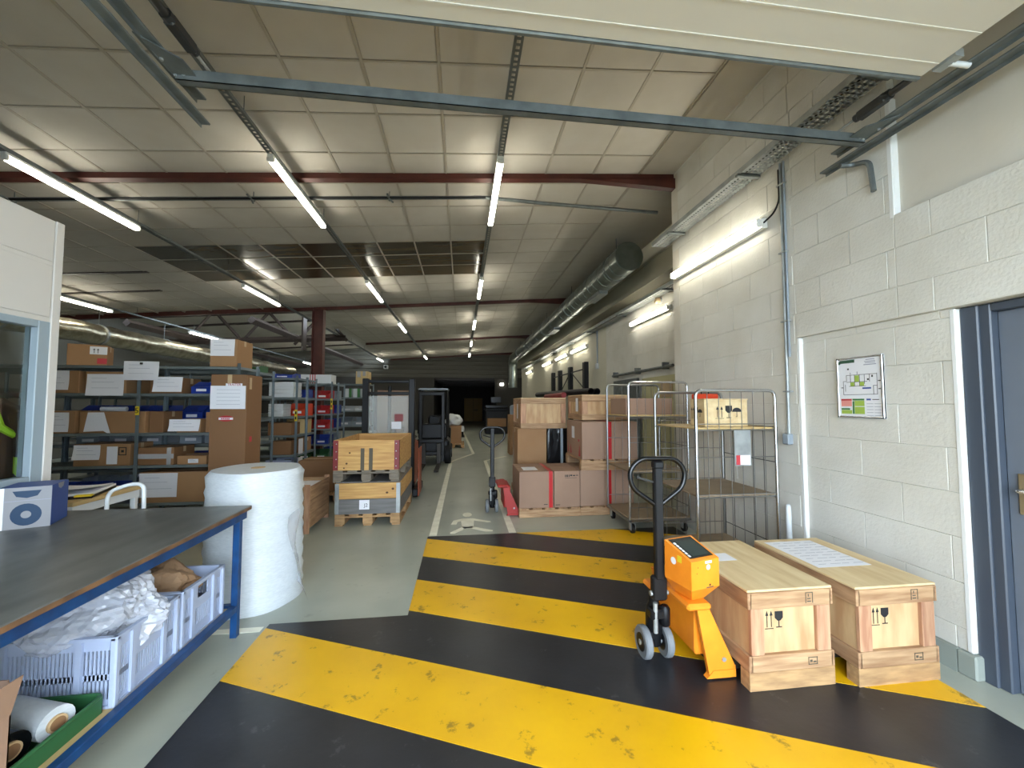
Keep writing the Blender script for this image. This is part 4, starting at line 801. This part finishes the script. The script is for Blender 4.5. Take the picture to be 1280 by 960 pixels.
# office partition with window, jacket inside
t = struct(MB().box(-2.74,-2.66,YF,2.98,0,1.0).build('wall_office', 'office_panel')); PT = t
MB().box(-2.74,-2.66,YF,2.98,2.03,2.70).build('upper_panel', 'office_panel', t); MB().box(-2.74,-2.66,2.935,2.98,1.0,2.03).build('end_post', 'office_panel', t)
for z0, z1 in ((2.06,2.40),(2.425,2.695)): MB().cham(-2.664,-2.652,-1.2,2.925,z0,z1,.004).build('cladding_panel', 'office_panel', t)
MB().cham(-2.668,-2.648,2.93,2.985,1.0,2.70,.003).build('corner_trim', 'office_panel', t)
wn = struct(MB().box(-2.703,-2.697,.2,2.86,1.05,1.985).build('window_1', 'glass'))
for q in ((2.86,2.935,1.0,2.03),(.12,.2,1.0,2.03),(.2,2.86,1.0,1.05),(.2,2.86,1.985,2.03)): MB().cham(-2.735,-2.655,*q,.004).build('window_frame', 'window_frame', wn)
t = thing('coat_stand', 'dark coat stand behind the office window', 'stand', (-3.17, 3.12, 0)); MB().lathe([(.16,0),(.16,.015),(.03,.03),(.016,.05),(.016,1.55),(.0,1.56)],14).build('pole', 'steel_dark', t, True)
t = thing('work_jacket', 'black work jacket with fluorescent yellow bands behind the window', 'jacket', (-3.17, 3.12, .95))
mb = MB(); rings = [(0,.24,.11),(.12,.25,.12),(.3,.255,.125),(.42,.25,.12),(.5,.22,.10),(.55,.14,.08),(.59,.07,.06)]; n = 22; vs = []
for z_, rx, ry in rings:
    for j in range(n): a = 2*math.pi*j/n; f_ = 1+.05*math.sin(a*6+z_*8); vs.append((rx*f_*math.cos(a),ry*f_*math.sin(a),z_))
mb.add(vs, [(i*n+j,i*n+(j+1)%n,(i+1)*n+(j+1)%n,(i+1)*n+j) for i in range(len(rings)-1) for j in range(n)]); mb.build('body', 'jacket', t, True)
for s in (-1,1):
    sl = MB().ring([(s*.21,0,.48),(s*.27,-.02,.34),(s*.28,-.03,.15),(s*.27,-.04,.0)],[.07,.068,.06,.05],12).build('sleeve', 'jacket', t, True)
    MB().ring([(s*.2805,-.03,.20),(s*.277,-.033,.05)],[.0635,.0565],12,False).build('sleeve_band', 'hi_vis', sl, True)
    MB().ring([(s*.10,-.095,.56),(s*.165,-.125,.49),(s*.20,-.125,.40),(s*.24,-.07,.34)],[.02,.024,.024,.02],6).build('shoulder_band', 'hi_vis', t, True)
# ================================================================ SHELVING
def shelving(label, x_list, y0, y1, levels, H=2.0):
    t = thing('shelving_rack', label, 'shelving', (0, 0, 0))
    for x in x_list:
        for y, s in ((y0, 1), (y1, -1)):
            mb = MB(); mb.box(x-.02,x+.02,min(y,y+s*.003),max(y,y+s*.003),0,H); mb.box(x-.002,x+.002,min(y,y+s*.035),max(y,y+s*.035),0,H); mb.build('post', 'post_grey', t)
    for a, b in zip(x_list, x_list[1:]):
        for z_ in levels:
            mb = MB(); mb.box(a+.022,b-.022,y0+.004,y1-.004,z_-.003,z_); mb.box(a+.022,b-.022,y0+.004,y0+.007,z_-.035,z_); mb.box(a+.022,b-.022,y1-.007,y1-.004,z_-.035,z_); mb.build('shelf', 'shelf_grey', t)
    x = x_list[-1]
    for z_ in levels: MB().box(x+.003,x+.006,y0,y1,z_-.035,z_+.0).build('end_tie', 'post_grey', t)
    return t
LV1 = (.26, .73, 1.135, 1.635, 1.985); LV2 = (.28, .61, .95, 1.28, 1.62, 1.96)
XS = [-6.45,-5.25,-4.05,-2.88]
s1 = shelving('grey shelving row with papered cartons facing the bench, numbered five', XS, 5.60, 6.07, LV1, 2.03)
shelving('grey shelving row backing onto the papered carton row', XS, 6.10, 6.57, LV2, 2.0)
s2 = shelving('grey shelving row with white cartons, beside the tall carton', XS, 7.46, 7.92, LV2, 2.0); shelving('grey shelving row with orange bins, behind the white carton row', XS, 7.94, 8.40, LV2, 2.0)
s3 = shelving('grey shelving row with red and blue bins', XS, 9.38, 9.84, LV2, 2.0); shelving('grey shelving row behind the red and blue bins', XS, 9.86, 10.34, LV2, 2.0)
s4 = shelving('deep shelving row with green and white boxes near the column', [-5.5,-4.2,-2.75], 12.4, 13.0, (.4,.85,1.3,1.7,2.1), 2.12)
mb = MB().box(-4.07,-4.03,5.588,5.599,1.36,1.47).build('number_plate', 'label_yellow', s1); text('5', .10, (-4.05,5.587,1.415), FRONT, 'ink', s1, 'number')
MB().box(-2.9,-2.86,7.44,7.455,1.20,1.40).build('number_plate', 'label_yellow', s2); decal('number', [rect(.008,.03,.024,.05),rect(.008,.12,.024,.05)], (-2.9,7.44,1.20), (1,0,0), (0,0,1), 'ink', s2); MB().box(-2.9,-2.86,9.36,9.375,1.38,1.62).build('number_plate', 'label_yellow', s3)
decal('number', [rect(.008,.04,.024,.06),rect(.008,.14,.024,.06)], (-2.9,9.36,1.38), (1,0,0), (0,0,1), 'ink', s3)
def hung(parent, w_, h_, x, y, z_, curl=.0, m='paper', seed=0):
    sheet('paper_sheet', w_, h_, (x, y, z_), (1,0,0), (0,0,1), m, parent, curl, seed=seed)
    decal('printed_lines', [rect(-w_*.36,h_*.35,w_*.72,.003),rect(-w_*.36,h_*.62,w_*.6,.003),rect(-w_*.36,h_*.8,w_*.4,.003)], (x,y,z_), (1,0,0), (0,0,1), 'ink_grey', parent, .006+curl*.5)
def shelf_carton(label, x0, x1, lv, h, dy=.02, depth=.38, m='card', paper=None, rz=0, **k):
    z_ = lv; y0 = 5.61+dy; t = carton('shelf_carton', label, x0, x1, y0, y0+depth, z_, z_+h, rz, m, 'cartons on the papered shelving', **k)
    if paper: hung(t, paper[0], paper[1], paper[2], -depth/2, paper[3], paper[4] if len(paper) > 4 else 0, seed=x0)
    return t
L5, L4, L3, L2, L1 = LV1
t = shelf_carton('carton with white and red labels standing turned on the top shelf', -4.98, -4.62, L1, .27, .06, .34, 'card', rz=28)
decal('white_label', [rect(.0,.15,.16,.10)], (.02,-.17,0), (1,0,0), (0,0,1), 'paper', t, .0008); decal('arrow_print', up_arrow(.04,.165,.06)+up_arrow(.075,.165,.06), (.02,-.17,0), (1,0,0), (0,0,1), 'ink', t, .002); decal('red_label', [rect(.07,.03,.09,.07)], (.02,-.17,0), (1,0,0), (0,0,1), 'print_red', t, .0008)
shelf_carton('open carton with a paper over its front on the top shelf end', -3.24, -2.92, L1, .36, 0, .40, 'card', (.29,.22,-.01,.14,.004))
shelf_carton('carton with a hanging paper beside the partition, below the top shelf', -5.20, -4.73, L2, .28, 0, .4, 'card', (.32,.24,-.03,.04,.01)); shelf_carton('carton almost hidden by a large white paper below the top shelf', -4.66, -4.20, L2, .27, 0, .4, 'card', (.42,.27,.0,-.03,.012))
shelf_carton('low carton with curled paper right of the yellow five', -3.93, -3.56, L2, .20, 0, .38, 'card_dark', (.34,.19,.03,.02,.02))
shelf_carton('carton with a paper at its corner on the middle shelf', -5.18, -4.75, L3, .28, 0, .38, 'card', (.22,.24,.04,.02,.006)); tw = shelf_carton('long brown carton with a folded white paper on the middle shelf', -4.72, -3.98, L3, .27, .02, .38, 'card')
decal('folded_paper', [[(.02,.02),(.06,.26),(.24,.26),(.33,-.03),(.24,.03)]], (-.33,-.19,0), (1,0,0), (0,0,1), 'paper', tw, .012)
shelf_carton('dark brown carton behind the yellow five plate', -3.96, -3.80, L3, .27, .06, .36, 'card_dark'); shelf_carton('small carton with curled white paper on the middle shelf end', -3.60, -3.32, L3, .17, 0, .36, 'card', (.36,.15,-.04,.02,.03))
shelf_carton('brown carton at the back of the middle shelf end', -3.28, -2.95, L3, .26, .03, .4, 'card')
t = shelf_carton('carton with torn papers and a square black mark on the fourth shelf', -4.75, -4.12, L4, .27, 0, .38, 'card', (.30,.18,-.16,.08,.02))
decal('square_mark', [rect(.50,.13,.09,.01),rect(.50,.22,.09,.01),rect(.50,.13,.01,.1),rect(.58,.13,.01,.1),rect(.53,.165,.03,.03)], (-.315,-.19,0), (1,0,0), (0,0,1), 'ink', t, .0015); decal('address_label', [rect(.37,.02,.12,.22)], (-.315,-.19,0), (1,0,0), (0,0,1), 'paper', t, .0015)
t = shelf_carton('carton banded with clear film on the fourth shelf', -4.03, -3.62, L4, .22, 0, .4, 'card_dark'); decal('film_band', [rect(0,.08,.41,.06),rect(.33,0,.05,.22)], (-.205,-.2,0), (1,0,0), (0,0,1), 'film_clear', t, .0015)
shelf_carton('small low carton with a flat paper on top on the fourth shelf', -3.58, -3.24, L4, .11, 0, .36, 'card', (.12,.05,.02,.02)); shelf_carton('carton mostly covered by a lined white sheet on the fourth shelf', -3.21, -2.94, L4, .30, 0, .38, 'card', (.26,.25,0,.05,.01))
t = shelf_carton('large carton with white tape strips and a sheet on the bottom shelf', -4.00, -3.22, L5, .38, 0, .42, 'card', (.44,.30,-.17,.07,.01)); decal('white_strips', [rect(.05,.2,.035,.16),rect(.17,.2,.035,.16),rect(.28,.24,.03,.12)], (.39,-.21,0), (0,1,0), (0,0,1), 'paper', t, .001)
t = thing('paper_notice', 'white notice clipped to the edge of the top shelf', 'paper', (-4.02, 5.60, 1.80)); hung(t, .40, .24, 0, -.006, 0, .006); MB().cham(-.015,.015,-.026,-.008,.20,.225,.004).build('clip', 'ink', t)
tag(MB().ring([(-4.6,5.78,1.135+.27+.031),(-4.32,5.80,1.135+.27+.031)],.03,12).build('paper_roll','paper',None,True), 'rolled white paper lying on the long brown carton', 'paper')
def bin_(label, x0, x1, y0, y1, z_, h, m, group):
    t = thing('storage_bin', label, 'bin', ((x0+x1)/2, (y0+y1)/2, z_), 0, group); a, b, w_ = (x1-x0)/2, (y1-y0)/2, .006
    mb = MB(); mb.box(-a,a,-b,b,0,.006); mb.box(-a,a,b-w_,b,.006,h); mb.box(-a,a,-b,-b+w_,.006,h*.55)
    for s in (-1,1): x = s*a; q = (x,x-s*w_); mb.prism([(-b+w_,.006),(b-w_,.006),(b-w_,h),(-b*.2,h),(-b+w_,h*.55)], min(q), max(q), 'x')
    mb.build('tub', m, t); MB().cham(-a-.003,a+.003,-b-.008,-b,h*.48,h*.55,.003).build('front_lip', m, t); MB().box(-a*.5,a*.5,-b-.004,-b-.0005,h*.18,h*.38).build('label_card', 'paper', t)
    return t
def bins(xs, wd, y0, dp, z_, h, m, words, group):
    for k, x in enumerate(xs): bin_(f'{words}, {ORD[k]} from the aisle' if len(xs) > 1 else words, x-wd, x, y0, y0+dp, z_, h, m, group)
bins((-2.95,), .24, 6.03-.41, .38, L2, .16, 'plastic_blue', 'blue storage bin on the shelf above the number five', 'blue bins'); bins((-3.22,), .24, 5.63, .38, L2, .16, 'plastic_blue', 'blue storage bin next to the curled paper on the upper shelf', 'blue bins')
bins((-4.3,-4.58,-4.86), .26, 5.64, .36, L5, .22, 'plastic_blue', 'blue storage bin on the bottom shelf behind the table', 'blue bins'); bins((-2.93,), .24, 5.64, .36, L5, .22, 'plastic_blue', 'blue storage bin beside the taped carton on the bottom shelf', 'blue bins')
for q, z_ in enumerate(LV2[:5]): bins((-3.3,-3.62,-4.1,-4.5,-4.9), .28, 6.15, .36, z_, .20, 'plastic_blue' if q % 2 else 'plastic_grey', f'storage bin on shelf {["one","two","three","four","five"][q]} of the rear papered row', 'rear row bins')
bins((-2.93,), .22, 6.14, .36, LV2[5], .10, 'plastic_green', 'green storage bin on top behind the open carton', 'top bins'); bins((-3.2,), .24, 6.14, .36, LV2[5], .13, 'plastic_blue', 'bright blue bin on top behind the open carton', 'top bins')
# white carton row (row 2)
def sc(label, x0, x1, y0, y1, z_, h, m, **k): return carton('shelf_carton', label, x0, x1, y0, y1, z_, z_+h, 0, m, 'cartons in the aisle shelving', **k)
for q in range(4): sc(f'flat white package in the stack on the white carton row, {ORD[q]} from the shelf', -3.36, -2.95, 7.50, 7.86, LV2[4]+.068*q, .066, 'plastic_white', tape=False)
bins((-2.98,), .34, 7.50, .38, LV2[5], .09, 'plastic_blue', 'shallow blue bin on top of the white carton row', 'top bins')
for q in range(5): tag(MB().cham(-3.36,-3.12,7.5,7.84,LV2[3]+.045*q,LV2[3]+.042+.045*q,.004).build('stacked_tray', 'plastic_white'), f'white plastic tray stacked in the white carton row, {ORD[q]} from the shelf', 'tray', 'stacked white trays')
sc('brown carton under the white trays', -3.36, -2.97, 7.5, 7.88, LV2[2], .22, 'card_dark'); sc('second brown carton low in the white carton row', -3.3, -2.97, 7.5, 7.88, LV2[1], .24, 'card_dark')
t = euro_crate('grey blue crate on the bottom shelf of the white carton row', -3.38, -2.94, 7.49, 7.88, LV2[0], .24)
bins((-2.92,), .3, 7.99, .38, LV2[3], .23, 'plastic_orange', 'orange bin at the shelving aisle end', 'aisle end bins'); bins((-2.92,), .3, 7.99, .36, LV2[4], .16, 'plastic_blue', 'blue bin above the orange bin at the aisle end', 'aisle end bins')
sc('yellowish carton under the orange bin', -3.25, -2.93, 7.99, 8.34, LV2[2], .26, 'table_wood'); sc('tan carton low at the orange bin end', -3.25, -2.93, 7.99, 8.34, LV2[1], .26, 'card')
tag(sheet('hanging_list', .20, .27, (-2.868,7.66,LV2[1]+.0), (0,1,0), (0,0,1), 'paper', None, .0, off=.001), 'white list hanging on the end of the white carton row', 'paper'); tag(sheet('hanging_list', .20, .27, (-2.868,7.66,LV2[0]-.0), (0,1,0), (0,0,1), 'paper', None, .0, off=.001), 'lower white list hanging on the end of the white carton row', 'paper')
sc('long white carton with red stripes on top by the column', -3.75, -2.92, 9.42, 9.80, LV2[5], .20, 'plastic_white', tape=False); o = list(COL.objects)
decal('red_stripes', [rect(.38,0,.02,.2),rect(.43,0,.02,.2),rect(.48,0,.02,.2)], (-3.75,9.42,LV2[5]), (1,0,0), (0,0,1), 'print_red', s3, .001)
for q, (m_, w1) in enumerate((('plastic_green','green'),('plastic_blue','blue'),('plastic_red','dark red'),('plastic_red','red'),('plastic_red','upper red'))): bins((-2.95,-3.3), .30, 9.42, .36, LV2[q], .19, m_, f'{w1} bin in the red and blue bin row, shelf {["one","two","three","four","five"][q]}', 'red and blue bins')
for q in range(5): bins((-2.93,), .3, 9.90, .38, LV2[q], .2, ('plastic_blue','plastic_grey','plastic_blue','plastic_blue','plastic_grey')[q], f'bin behind the red and blue bins on shelf {["one","two","three","four","five"][q]}', 'red and blue bins')
# deep row near column
t = sc('brown carton wrapped with clear film on top near the column', -3.15, -2.80, 12.45, 12.9, 2.1, .38, 'table_wood'); decal('film_wrap', [rect(.04,.2,.1,.18),rect(.2,.24,.08,.14)], (-.175,-.225,0), (1,0,0), (0,0,1), 'film_clear', t, .002)
for k in range(3): t = sc(f'white box with green side panel near the column, {ORD[k]} from the aisle', -2.98-.24*k, -2.78-.24*k, 12.45, 12.8, 1.7, .26, 'plastic_white', tape=False); decal('green_panel', [rect(.12,0,.08,.26)], (-.1,-.175,0), (1,0,0), (0,0,1), 'print_green', t, .001)
bins((-2.82,-3.2,-3.6), .34, 12.45, .45, 1.3, .14, 'plastic_white', 'white bin under the green and white boxes', 'deep row bins'); bins((-2.82,-3.25), .4, 12.45, .45, .85, .26, 'plastic_grey', 'grey bin in the deep shelving row', 'deep row bins')
tag(MB().cham(-3.6,-2.8,12.42,12.5,1.23,1.31,.01).build('red_beam','plastic_red'), 'red bar lying across the deep shelving row', 'bar') if False else None
# tall carton
t = thing('tall_carton', 'tall narrow cardboard box with white sheet and red sticker beside the shelving', 'box', (-2.545, 4.93, 0)); a, b, h = .185, .17, 1.825
bd = MB().cham(-a,a,-b,b,0,h,.004).build('body', 'card_dark', t); MB().box(-a+.004,a-.004,-.0015,.0015,h,h+.0012).build('flap_seam', 'card_edge', bd); sheet('paper_sheet', .36, .255, (-.005,-b,1.445), (1,0,0), (0,0,1), 'paper', t, 0)
decal('printed_lines', [rect(-.12,.05+.04*k,.24,.003) for k in range(5)], (0,-b,1.445), (1,0,0), (0,0,1), 'ink_grey', t, .005); decal('red_header', [rect(-.03,.25,.17,.032)], (0,-b,1.445), (1,0,0), (0,0,1), 'paper', t, .0055); text('TRAITER', .036, (.055,-b-.0075,1.712), FRONT, 'ink_red', t)
decal('red_sticker', [[(.08*math.cos(2*math.pi*i/20),.032*math.sin(2*math.pi*i/20)) for i in range(20)]], (-.02,-b,1.34), (1,0,0), (0,0,1), 'ink_red', t, .001); decal('sticker_band', [rect(-.072,-.013,.145,.024)], (-.02,-b,1.34), (1,0,0), (0,0,1), 'paper', t, .0025); decal('sticker_marks', [rect(-.045+.018*k,-.009,.012,.016) for k in range(5)], (-.02,-b,1.34), (1,0,0), (0,0,1), 'ink_red', t, .004)
decal('tape', [rect(-.015,-.10,.045,.10)], (-.0,-b,h), (1,0,0), (0,0,1), 'tape', t, .001); decal('side_label', [rect(.05,-.16,.05,.13)], (a,-b,h), (0,1,0), (0,0,1), 'tape', t, .001); decal('side_mark', [rect(.08,-.75,.05,.06)], (a,-b,h), (0,1,0), (0,0,1), 'print_red', t, .001)
# ================================================================ PALLET BOXES WITH COLLARS
pallet('pale wooden pallet on the floor under the grey banded collar box', -1.535, -.755, 5.20, 6.40, 0)
def collar(name, label, x0, x1, y0, y1, z0, hs, mats_, hinge, hm):
    t = thing(name, label, 'pallet collar', ((x0+x1)/2, (y0+y1)/2, z0)); a, b, w_ = (x1-x0)/2, (y1-y0)/2, .02; z_ = 0
    for h, m_ in zip(hs, mats_):
        MB().cham(-a,a,-b,-b+w_,z_,z_+h-.002,.003).build('front_board', m_, t); MB().cham(-a,a,b-w_,b,z_,z_+h-.002,.003).build('back_board', m_, t)
        MB().cham(-a,-a+w_,-b+w_,b-w_,z_,z_+h-.002,.003).build('side_board', m_, t); MB().cham(a-w_,a,-b+w_,b-w_,z_,z_+h-.002,.003).build('side_board', m_, t); z_ += h
    H = sum(hs)
    for sx in (-1,1):
        x = sx*(a+.002); mb = MB(); mb.box(min(x,x-sx*hinge),max(x,x-sx*hinge),-b-.004,-b-.001,.004,H-.006); mb.box(min(x,x-sx*.003),max(x,x-sx*.003),-b-.004,-b+hinge*.6,.004,H-.006); hg = mb.build('corner_hinge', hm, t)
        for k in range(4): MB().cyl((sx*(a-hinge*.6),-b-.007,H*(k+.5)/4),(sx*(a-hinge*.6),-b-.003,H*(k+.5)/4),.007,8).build('rivet', 'galv', hg)
    return t, a, b
t, a, b = collar('collar_box', 'lower collar box with grey painted band and white J2 label', -1.535, -.755, 5.20, 6.40, .144, (.185,.195), ('collar_grey','collar_wood'), .05, 'galv')
decal('label_card', [rect(-.10,.055,.12,.115)], (0,-b,0), (1,0,0), (0,0,1), 'paper', t, .001); text('J2', .06, (-.02,-b-.003,.105), FRONT, 'ink', t); [decal('knot', [q], (0,-b,0), (1,0,0), (0,0,1), 'knot', t, .0006) for q in (blob(.30,.30,.016,.014), blob(.23,.255,.016,.012))]
tag(MB().cham(-1.53,-.76,5.21,6.39,.524,.538,.003).build('cover_board', 'collar_grey'), 'grey cover board between the two stacked collar boxes', 'board')
pallet('weathered grey pallet carried on the lower collar box', -1.56, -.77, 5.18, 6.38, .538, 'pallet_grey')
t, a, b = collar('collar_box', 'upper open collar box with dark red hinges and two black stripes', -1.56, -.77, 5.18, 6.38, .682, (.372,), ('collar_wood',), .062, 'hinge_red')
decal('black_stripes', [rect(-.07,.0,.045,.27), rect(.03,.0,.045,.27)], (0,-b,0), (1,0,0), (0,0,1), 'stencil', t, .0008); [decal('knot', [q], (0,-b,0), (1,0,0), (0,0,1), 'knot', t, .0006) for q in (blob(-.2,.215,.012,.01),blob(-.235,.085,.013,.012),blob(-.265,.03,.01,.009))]
MB().box(-a+.02,a-.02,-b+.02,b-.02,0,.006).build('floor_sheet', 'card', t)
# low open wooden crate beside the roll
t = thing('open_crate', 'low open wooden crate behind the bubble wrap roll', 'crate', (-2.03, 5.30, 0), 0); a, b, h = .29, .33, .54
for q, m_ in (((-a,a,-b,-b+.018),'plank_x'),((-a,a,b-.018,b),'plank_x'),((-a,-a+.018,-b+.018,b-.018),'plank_y'),((a-.018,a,-b+.018,b-.018),'plank_y')):
    for k in range(3): MB().cham(*q,.06+k*.16,.06+k*.16+.155,.003).build('slat', m_, t)
for sx in (-1,1):
    for sy in (-1,1): MB().cham(sx*a-.03+(.0 if sx < 0 else 0)-(.03 if sx > 0 else -.03)+.0, sx*a+.03-(.03 if sx > 0 else -.03), sy*(b+.011)-.011, sy*(b+.011)+.011, 0, h+.02, .003).build('corner_post', 'plank_z', t)
MB().box(-a+.018,a-.018,-b+.018,b-.018,.06,.08).build('floor_board', 'ply', t); MB().cham(-a+.03,a-.05,-b+.06,b-.05,.08,.50,.01).build('foam_filling', 'paper', t)
carton('floor_carton', 'brown carton on the floor between the open crate and collar boxes', -2.5, -1.95, 6.6, 7.1, .144, .62, m='card_dark'); pallet('brown pallet under the carton behind the open crate', -2.6, -1.83, 6.5, 7.3, 0)
carton('floor_carton', 'small brown carton stacked behind the collar boxes', -1.98, -1.66, 6.55, 6.95, .62, .9, m='card_dark') if False else None
# ================================================================ STACKER AND FORKLIFT
t = thing('stacker_truck', 'orange and black pedestrian stacker with a clear mast guard behind the collar boxes', 'stacker', (-1.22, 7.0, 0))
for s in (-1,1): MB().cham(s*.38-.05,s*.38+.05,-.06,.06,.06,1.93,.01).build('mast_upright', 'black_plastic', t); MB().cham(s*.50-.05 if s < 0 else .45,s*.50+.05 if s > 0 else -.45,-.45,.3,.03,.16,.02).build('straddle_leg', 'black_plastic', t); MB().cham(min(s*.545,s*.56),max(s*.545,s*.56),-.5,-.1,.05,.80,.006).build('side_guard', 'stacker_orange', t)
for z_ in (1.88,1.68,.9): MB().cham(-.33,.33,-.035,.035,z_-.025,z_+.025,.008).build('mast_crossbar', 'black_plastic', t)
MB().box(-.33,.33,.0,.004,.95,1.64).build('mast_guard', 'plexi', t); MB().cham(-.42,.42,.14,.75,.06,.86,.06).build('motor_housing', 'stacker_orange', t); MB().cham(-.40,.40,.16,.72,.86,.92,.03).build('cover', 'black_plastic', t)
MB().cyl((0,.05,.3),(0,.05,1.8),.03,12).build('lift_cylinder', 'black_plastic', t, True); MB().ring(rnd_path([(-.12,.8,.95),(-.12,1.05,1.05),(.12,1.05,1.05),(.12,.8,.95)],.05),.015,8).build('tiller', 'black_plastic', t, True)
for x in (-.25,.25): MB().lathe([(0,-.04),(.1,-.04),(.11,-.03),(.11,.03),(.1,.04),(0,.04)],18,X=Matrix.Translation((x,.5,.11))@Matrix.Rotation(R(90),4,'Y')).build('wheel', 'rubber', t, True)
decal('document_tag', [rect(.05,1.08,.16,.12)], (0,-.035,0), (1,0,0), (0,0,1), 'paper', t, .001); decal('red_tag', [rect(.10,1.21,.14,.12)], (0,-.035,0), (1,0,0), (0,0,1), 'hinge_red', t, .0005)
MB().lathe([(.06,0),(.07,.06),(.05,.12),(.02,.15),(.0,.16)],14,(.02,.3,.92)).build('beacon', 'black_plastic', t, True)
t = thing('forklift', 'black forklift with pale overhead guard parked beside the walkway', 'forklift', (-.72, 10.0, 0))
for s in (-1,1):
    MB().cham(s*.27-.04,s*.27+.04,-.04,.08,.10,1.80,.01).build('mast_rail', 'black_plastic', t); MB().cham(s*.18-.05,s*.18+.05,-1.15,-.1,.03,.07,.01).build('fork', 'fork_dark', t); MB().cham(s*.18-.05,s*.18+.05,-.12,-.08,.05,.55,.01).build('fork_shank', 'fork_dark', t)
    for y, r_ in ((.35,.24),(1.5,.2)): w_ = MB().lathe([(0,-.07),(r_*.6,-.07),(r_*.93,-.08),(r_,-.06),(r_,.06),(r_*.93,.08),(r_*.6,.07),(0,.07)],20,X=Matrix.Translation((s*.38,y,r_))@Matrix.Rotation(R(90),4,'Y')).build('wheel', 'rubber', t, True); MB().lathe([(0,-.082),(r_*.45,-.082),(r_*.45,.082),(0,.082)],14,X=Matrix.Translation((s*.38,y,r_))@Matrix.Rotation(R(90),4,'Y')).build('wheel_hub', 'plastic_grey', w_, True)
    for y, y2 in ((.42,.5),(1.35,1.15)): MB().ring([(s*.36,y,.75),(s*.34,y2,1.86)],.03,8).build('guard_post', 'black_plastic', t, True)
    MB().cham(s*.2-.025,s*.2+.025,-.035,.0,.35,.42,.006).build('headlight', 'plastic_white', t)
for z_ in (.3,.6,1.75): MB().cham(-.30,.30,-.05,-.01,z_-.04,z_+.04,.008).build('carriage_bar', 'black_plastic', t)
MB().cham(-.42,.42,.25,1.2,.2,.62,.06).build('chassis', 'black_plastic', t); MB().cham(-.42,.42,1.2,1.85,.18,.95,.12).build('counterweight', 'black_plastic', t); MB().cham(-.22,.22,.85,1.3,.62,.76,.05).build('seat', 'black_plastic', t); MB().cham(-.2,.2,1.22,1.34,.74,1.2,.05).build('backrest', 'black_plastic', t)
MB().cham(-.36,.36,.3,.42,.62,1.0,.03).build('dashboard', 'black_plastic', t); MB().ring([(.16*math.cos(a_)*1,.52+.06*math.sin(a_),1.08+.12*math.sin(a_)) for a_ in [2*math.pi*k/16 for k in range(16)]],.012,8,closed=True).build('steering_wheel', 'black_plastic', t, True)
rf = MB().cham(-.38,.38,.45,1.2,1.86,1.89,.008).build('overhead_guard', 'plastic_grey', t)
for k in range(5): MB().cham(-.36,.36,.52+k*.15,.55+k*.15,1.89,1.91,.004).build('guard_bar', 'plastic_grey', rf)
# ================================================================ THINGS BEHIND
carton('floor_carton', 'tan carton on the floor past the forklift', -.55, .0, 14.0, 14.6, .144, .75); pallet('pallet under the tan carton past the forklift', -.65, .1, 13.9, 14.9, 0)
lump('white_sacks', 'white plastic sack on the carton past the forklift', 'sack', (-.28, 14.3, .92), (.28, .26, .22), 'plastic_white', 4, .4, 3, 4, .75)
for k, (x, y) in enumerate(((.05, 19.2), (.05, 18.4))): t = thing('floor_bollard', ['short white topped post by the walkway line', 'second white topped post nearer the forklift'][k], 'post', (x, y, 0)); MB().lathe([(.1,0),(.1,.03),(.05,.05),(.05,.25)],14).build('base', 'black_plastic', t, True); MB().lathe([(.07,.25),(.08,.3),(.08,.42),(.05,.46)],14).build('white_head', 'paper', t, True)
t = thing('machine_console', 'dark machine with monitor at the back wall past the red truck', 'machine', (1.75, 20.5, 0)); t.scale = (2, 2, 1.05); MB().cham(-.28,.28,-.25,.25,.0,1.1,.02).build('cabinet', 'black_plastic', t); MB().cham(-.24,.24,-.27,-.25,.35,.75,.01).build('front_panel', 'card', t); MB().cham(-.30,.30,-.27,.27,1.1,1.22,.02).build('top_unit', 'black_plastic', t); MB().cham(-.30,.30,-.26,.26,1.22,1.38,.03).build('printer', 'black_gloss', t)
MB().cham(-.14,.14,.0,.06,1.48,1.78,.02).build('monitor', 'black_gloss', t); MB().cyl((0,.03,1.38),(0,.03,1.5),.03,8).build('stand', 'black_plastic', t)
carton('floor_carton', 'brown carton stack behind the film wrapped carton', 1.42, 1.85, 11.8, 12.4, 0, 1.18, m='card'); 
t = thing('water_drum', 'grey round drum standing on the brown carton stack', 'drum', (1.62, 12.1, 1.18)); MB().lathe([(.15,0),(.16,.03),(.16,.24),(.13,.28),(.05,.3)],16).build('shell', 'plastic_grey', t, True); MB().lathe([(.03,.3),(.03,.33)],10).build('cap', 'plastic_red', t)
t = thing('wall_lamp', 'small lit lamp on the back wall beside the duct', 'lamp', (2.35, YB-.06, 2.6)); MB().cham(-.1,.1,-.08,0,0,.12,.02).build('diffuser', 'tube_light', t); MB().box(-.12,.12,-.02,0,-.02,.14).build('base', 'lamp_white', t)
t = thing('wall_camera', 'small white camera box on the back header', 'camera', (-4.3, YB-.03, 3.5)); MB().cham(-.12,.12,-.2,0,0,.22,.02).build('housing', 'plastic_white', t); MB().cyl((0,-.22,.11),(0,-.2,.11),.07,14).build('lens', 'ink', t, True)
carton('tall_stack_carton', 'tall pinkish carton seen through the stacker mast guard', -1.72, -1.08, 8.5, 9.1, .144, 1.78, m='card_pink'); pallet('pallet under the tall pinkish carton behind the stacker', -1.78, -1.02, 8.4, 9.3, 0)
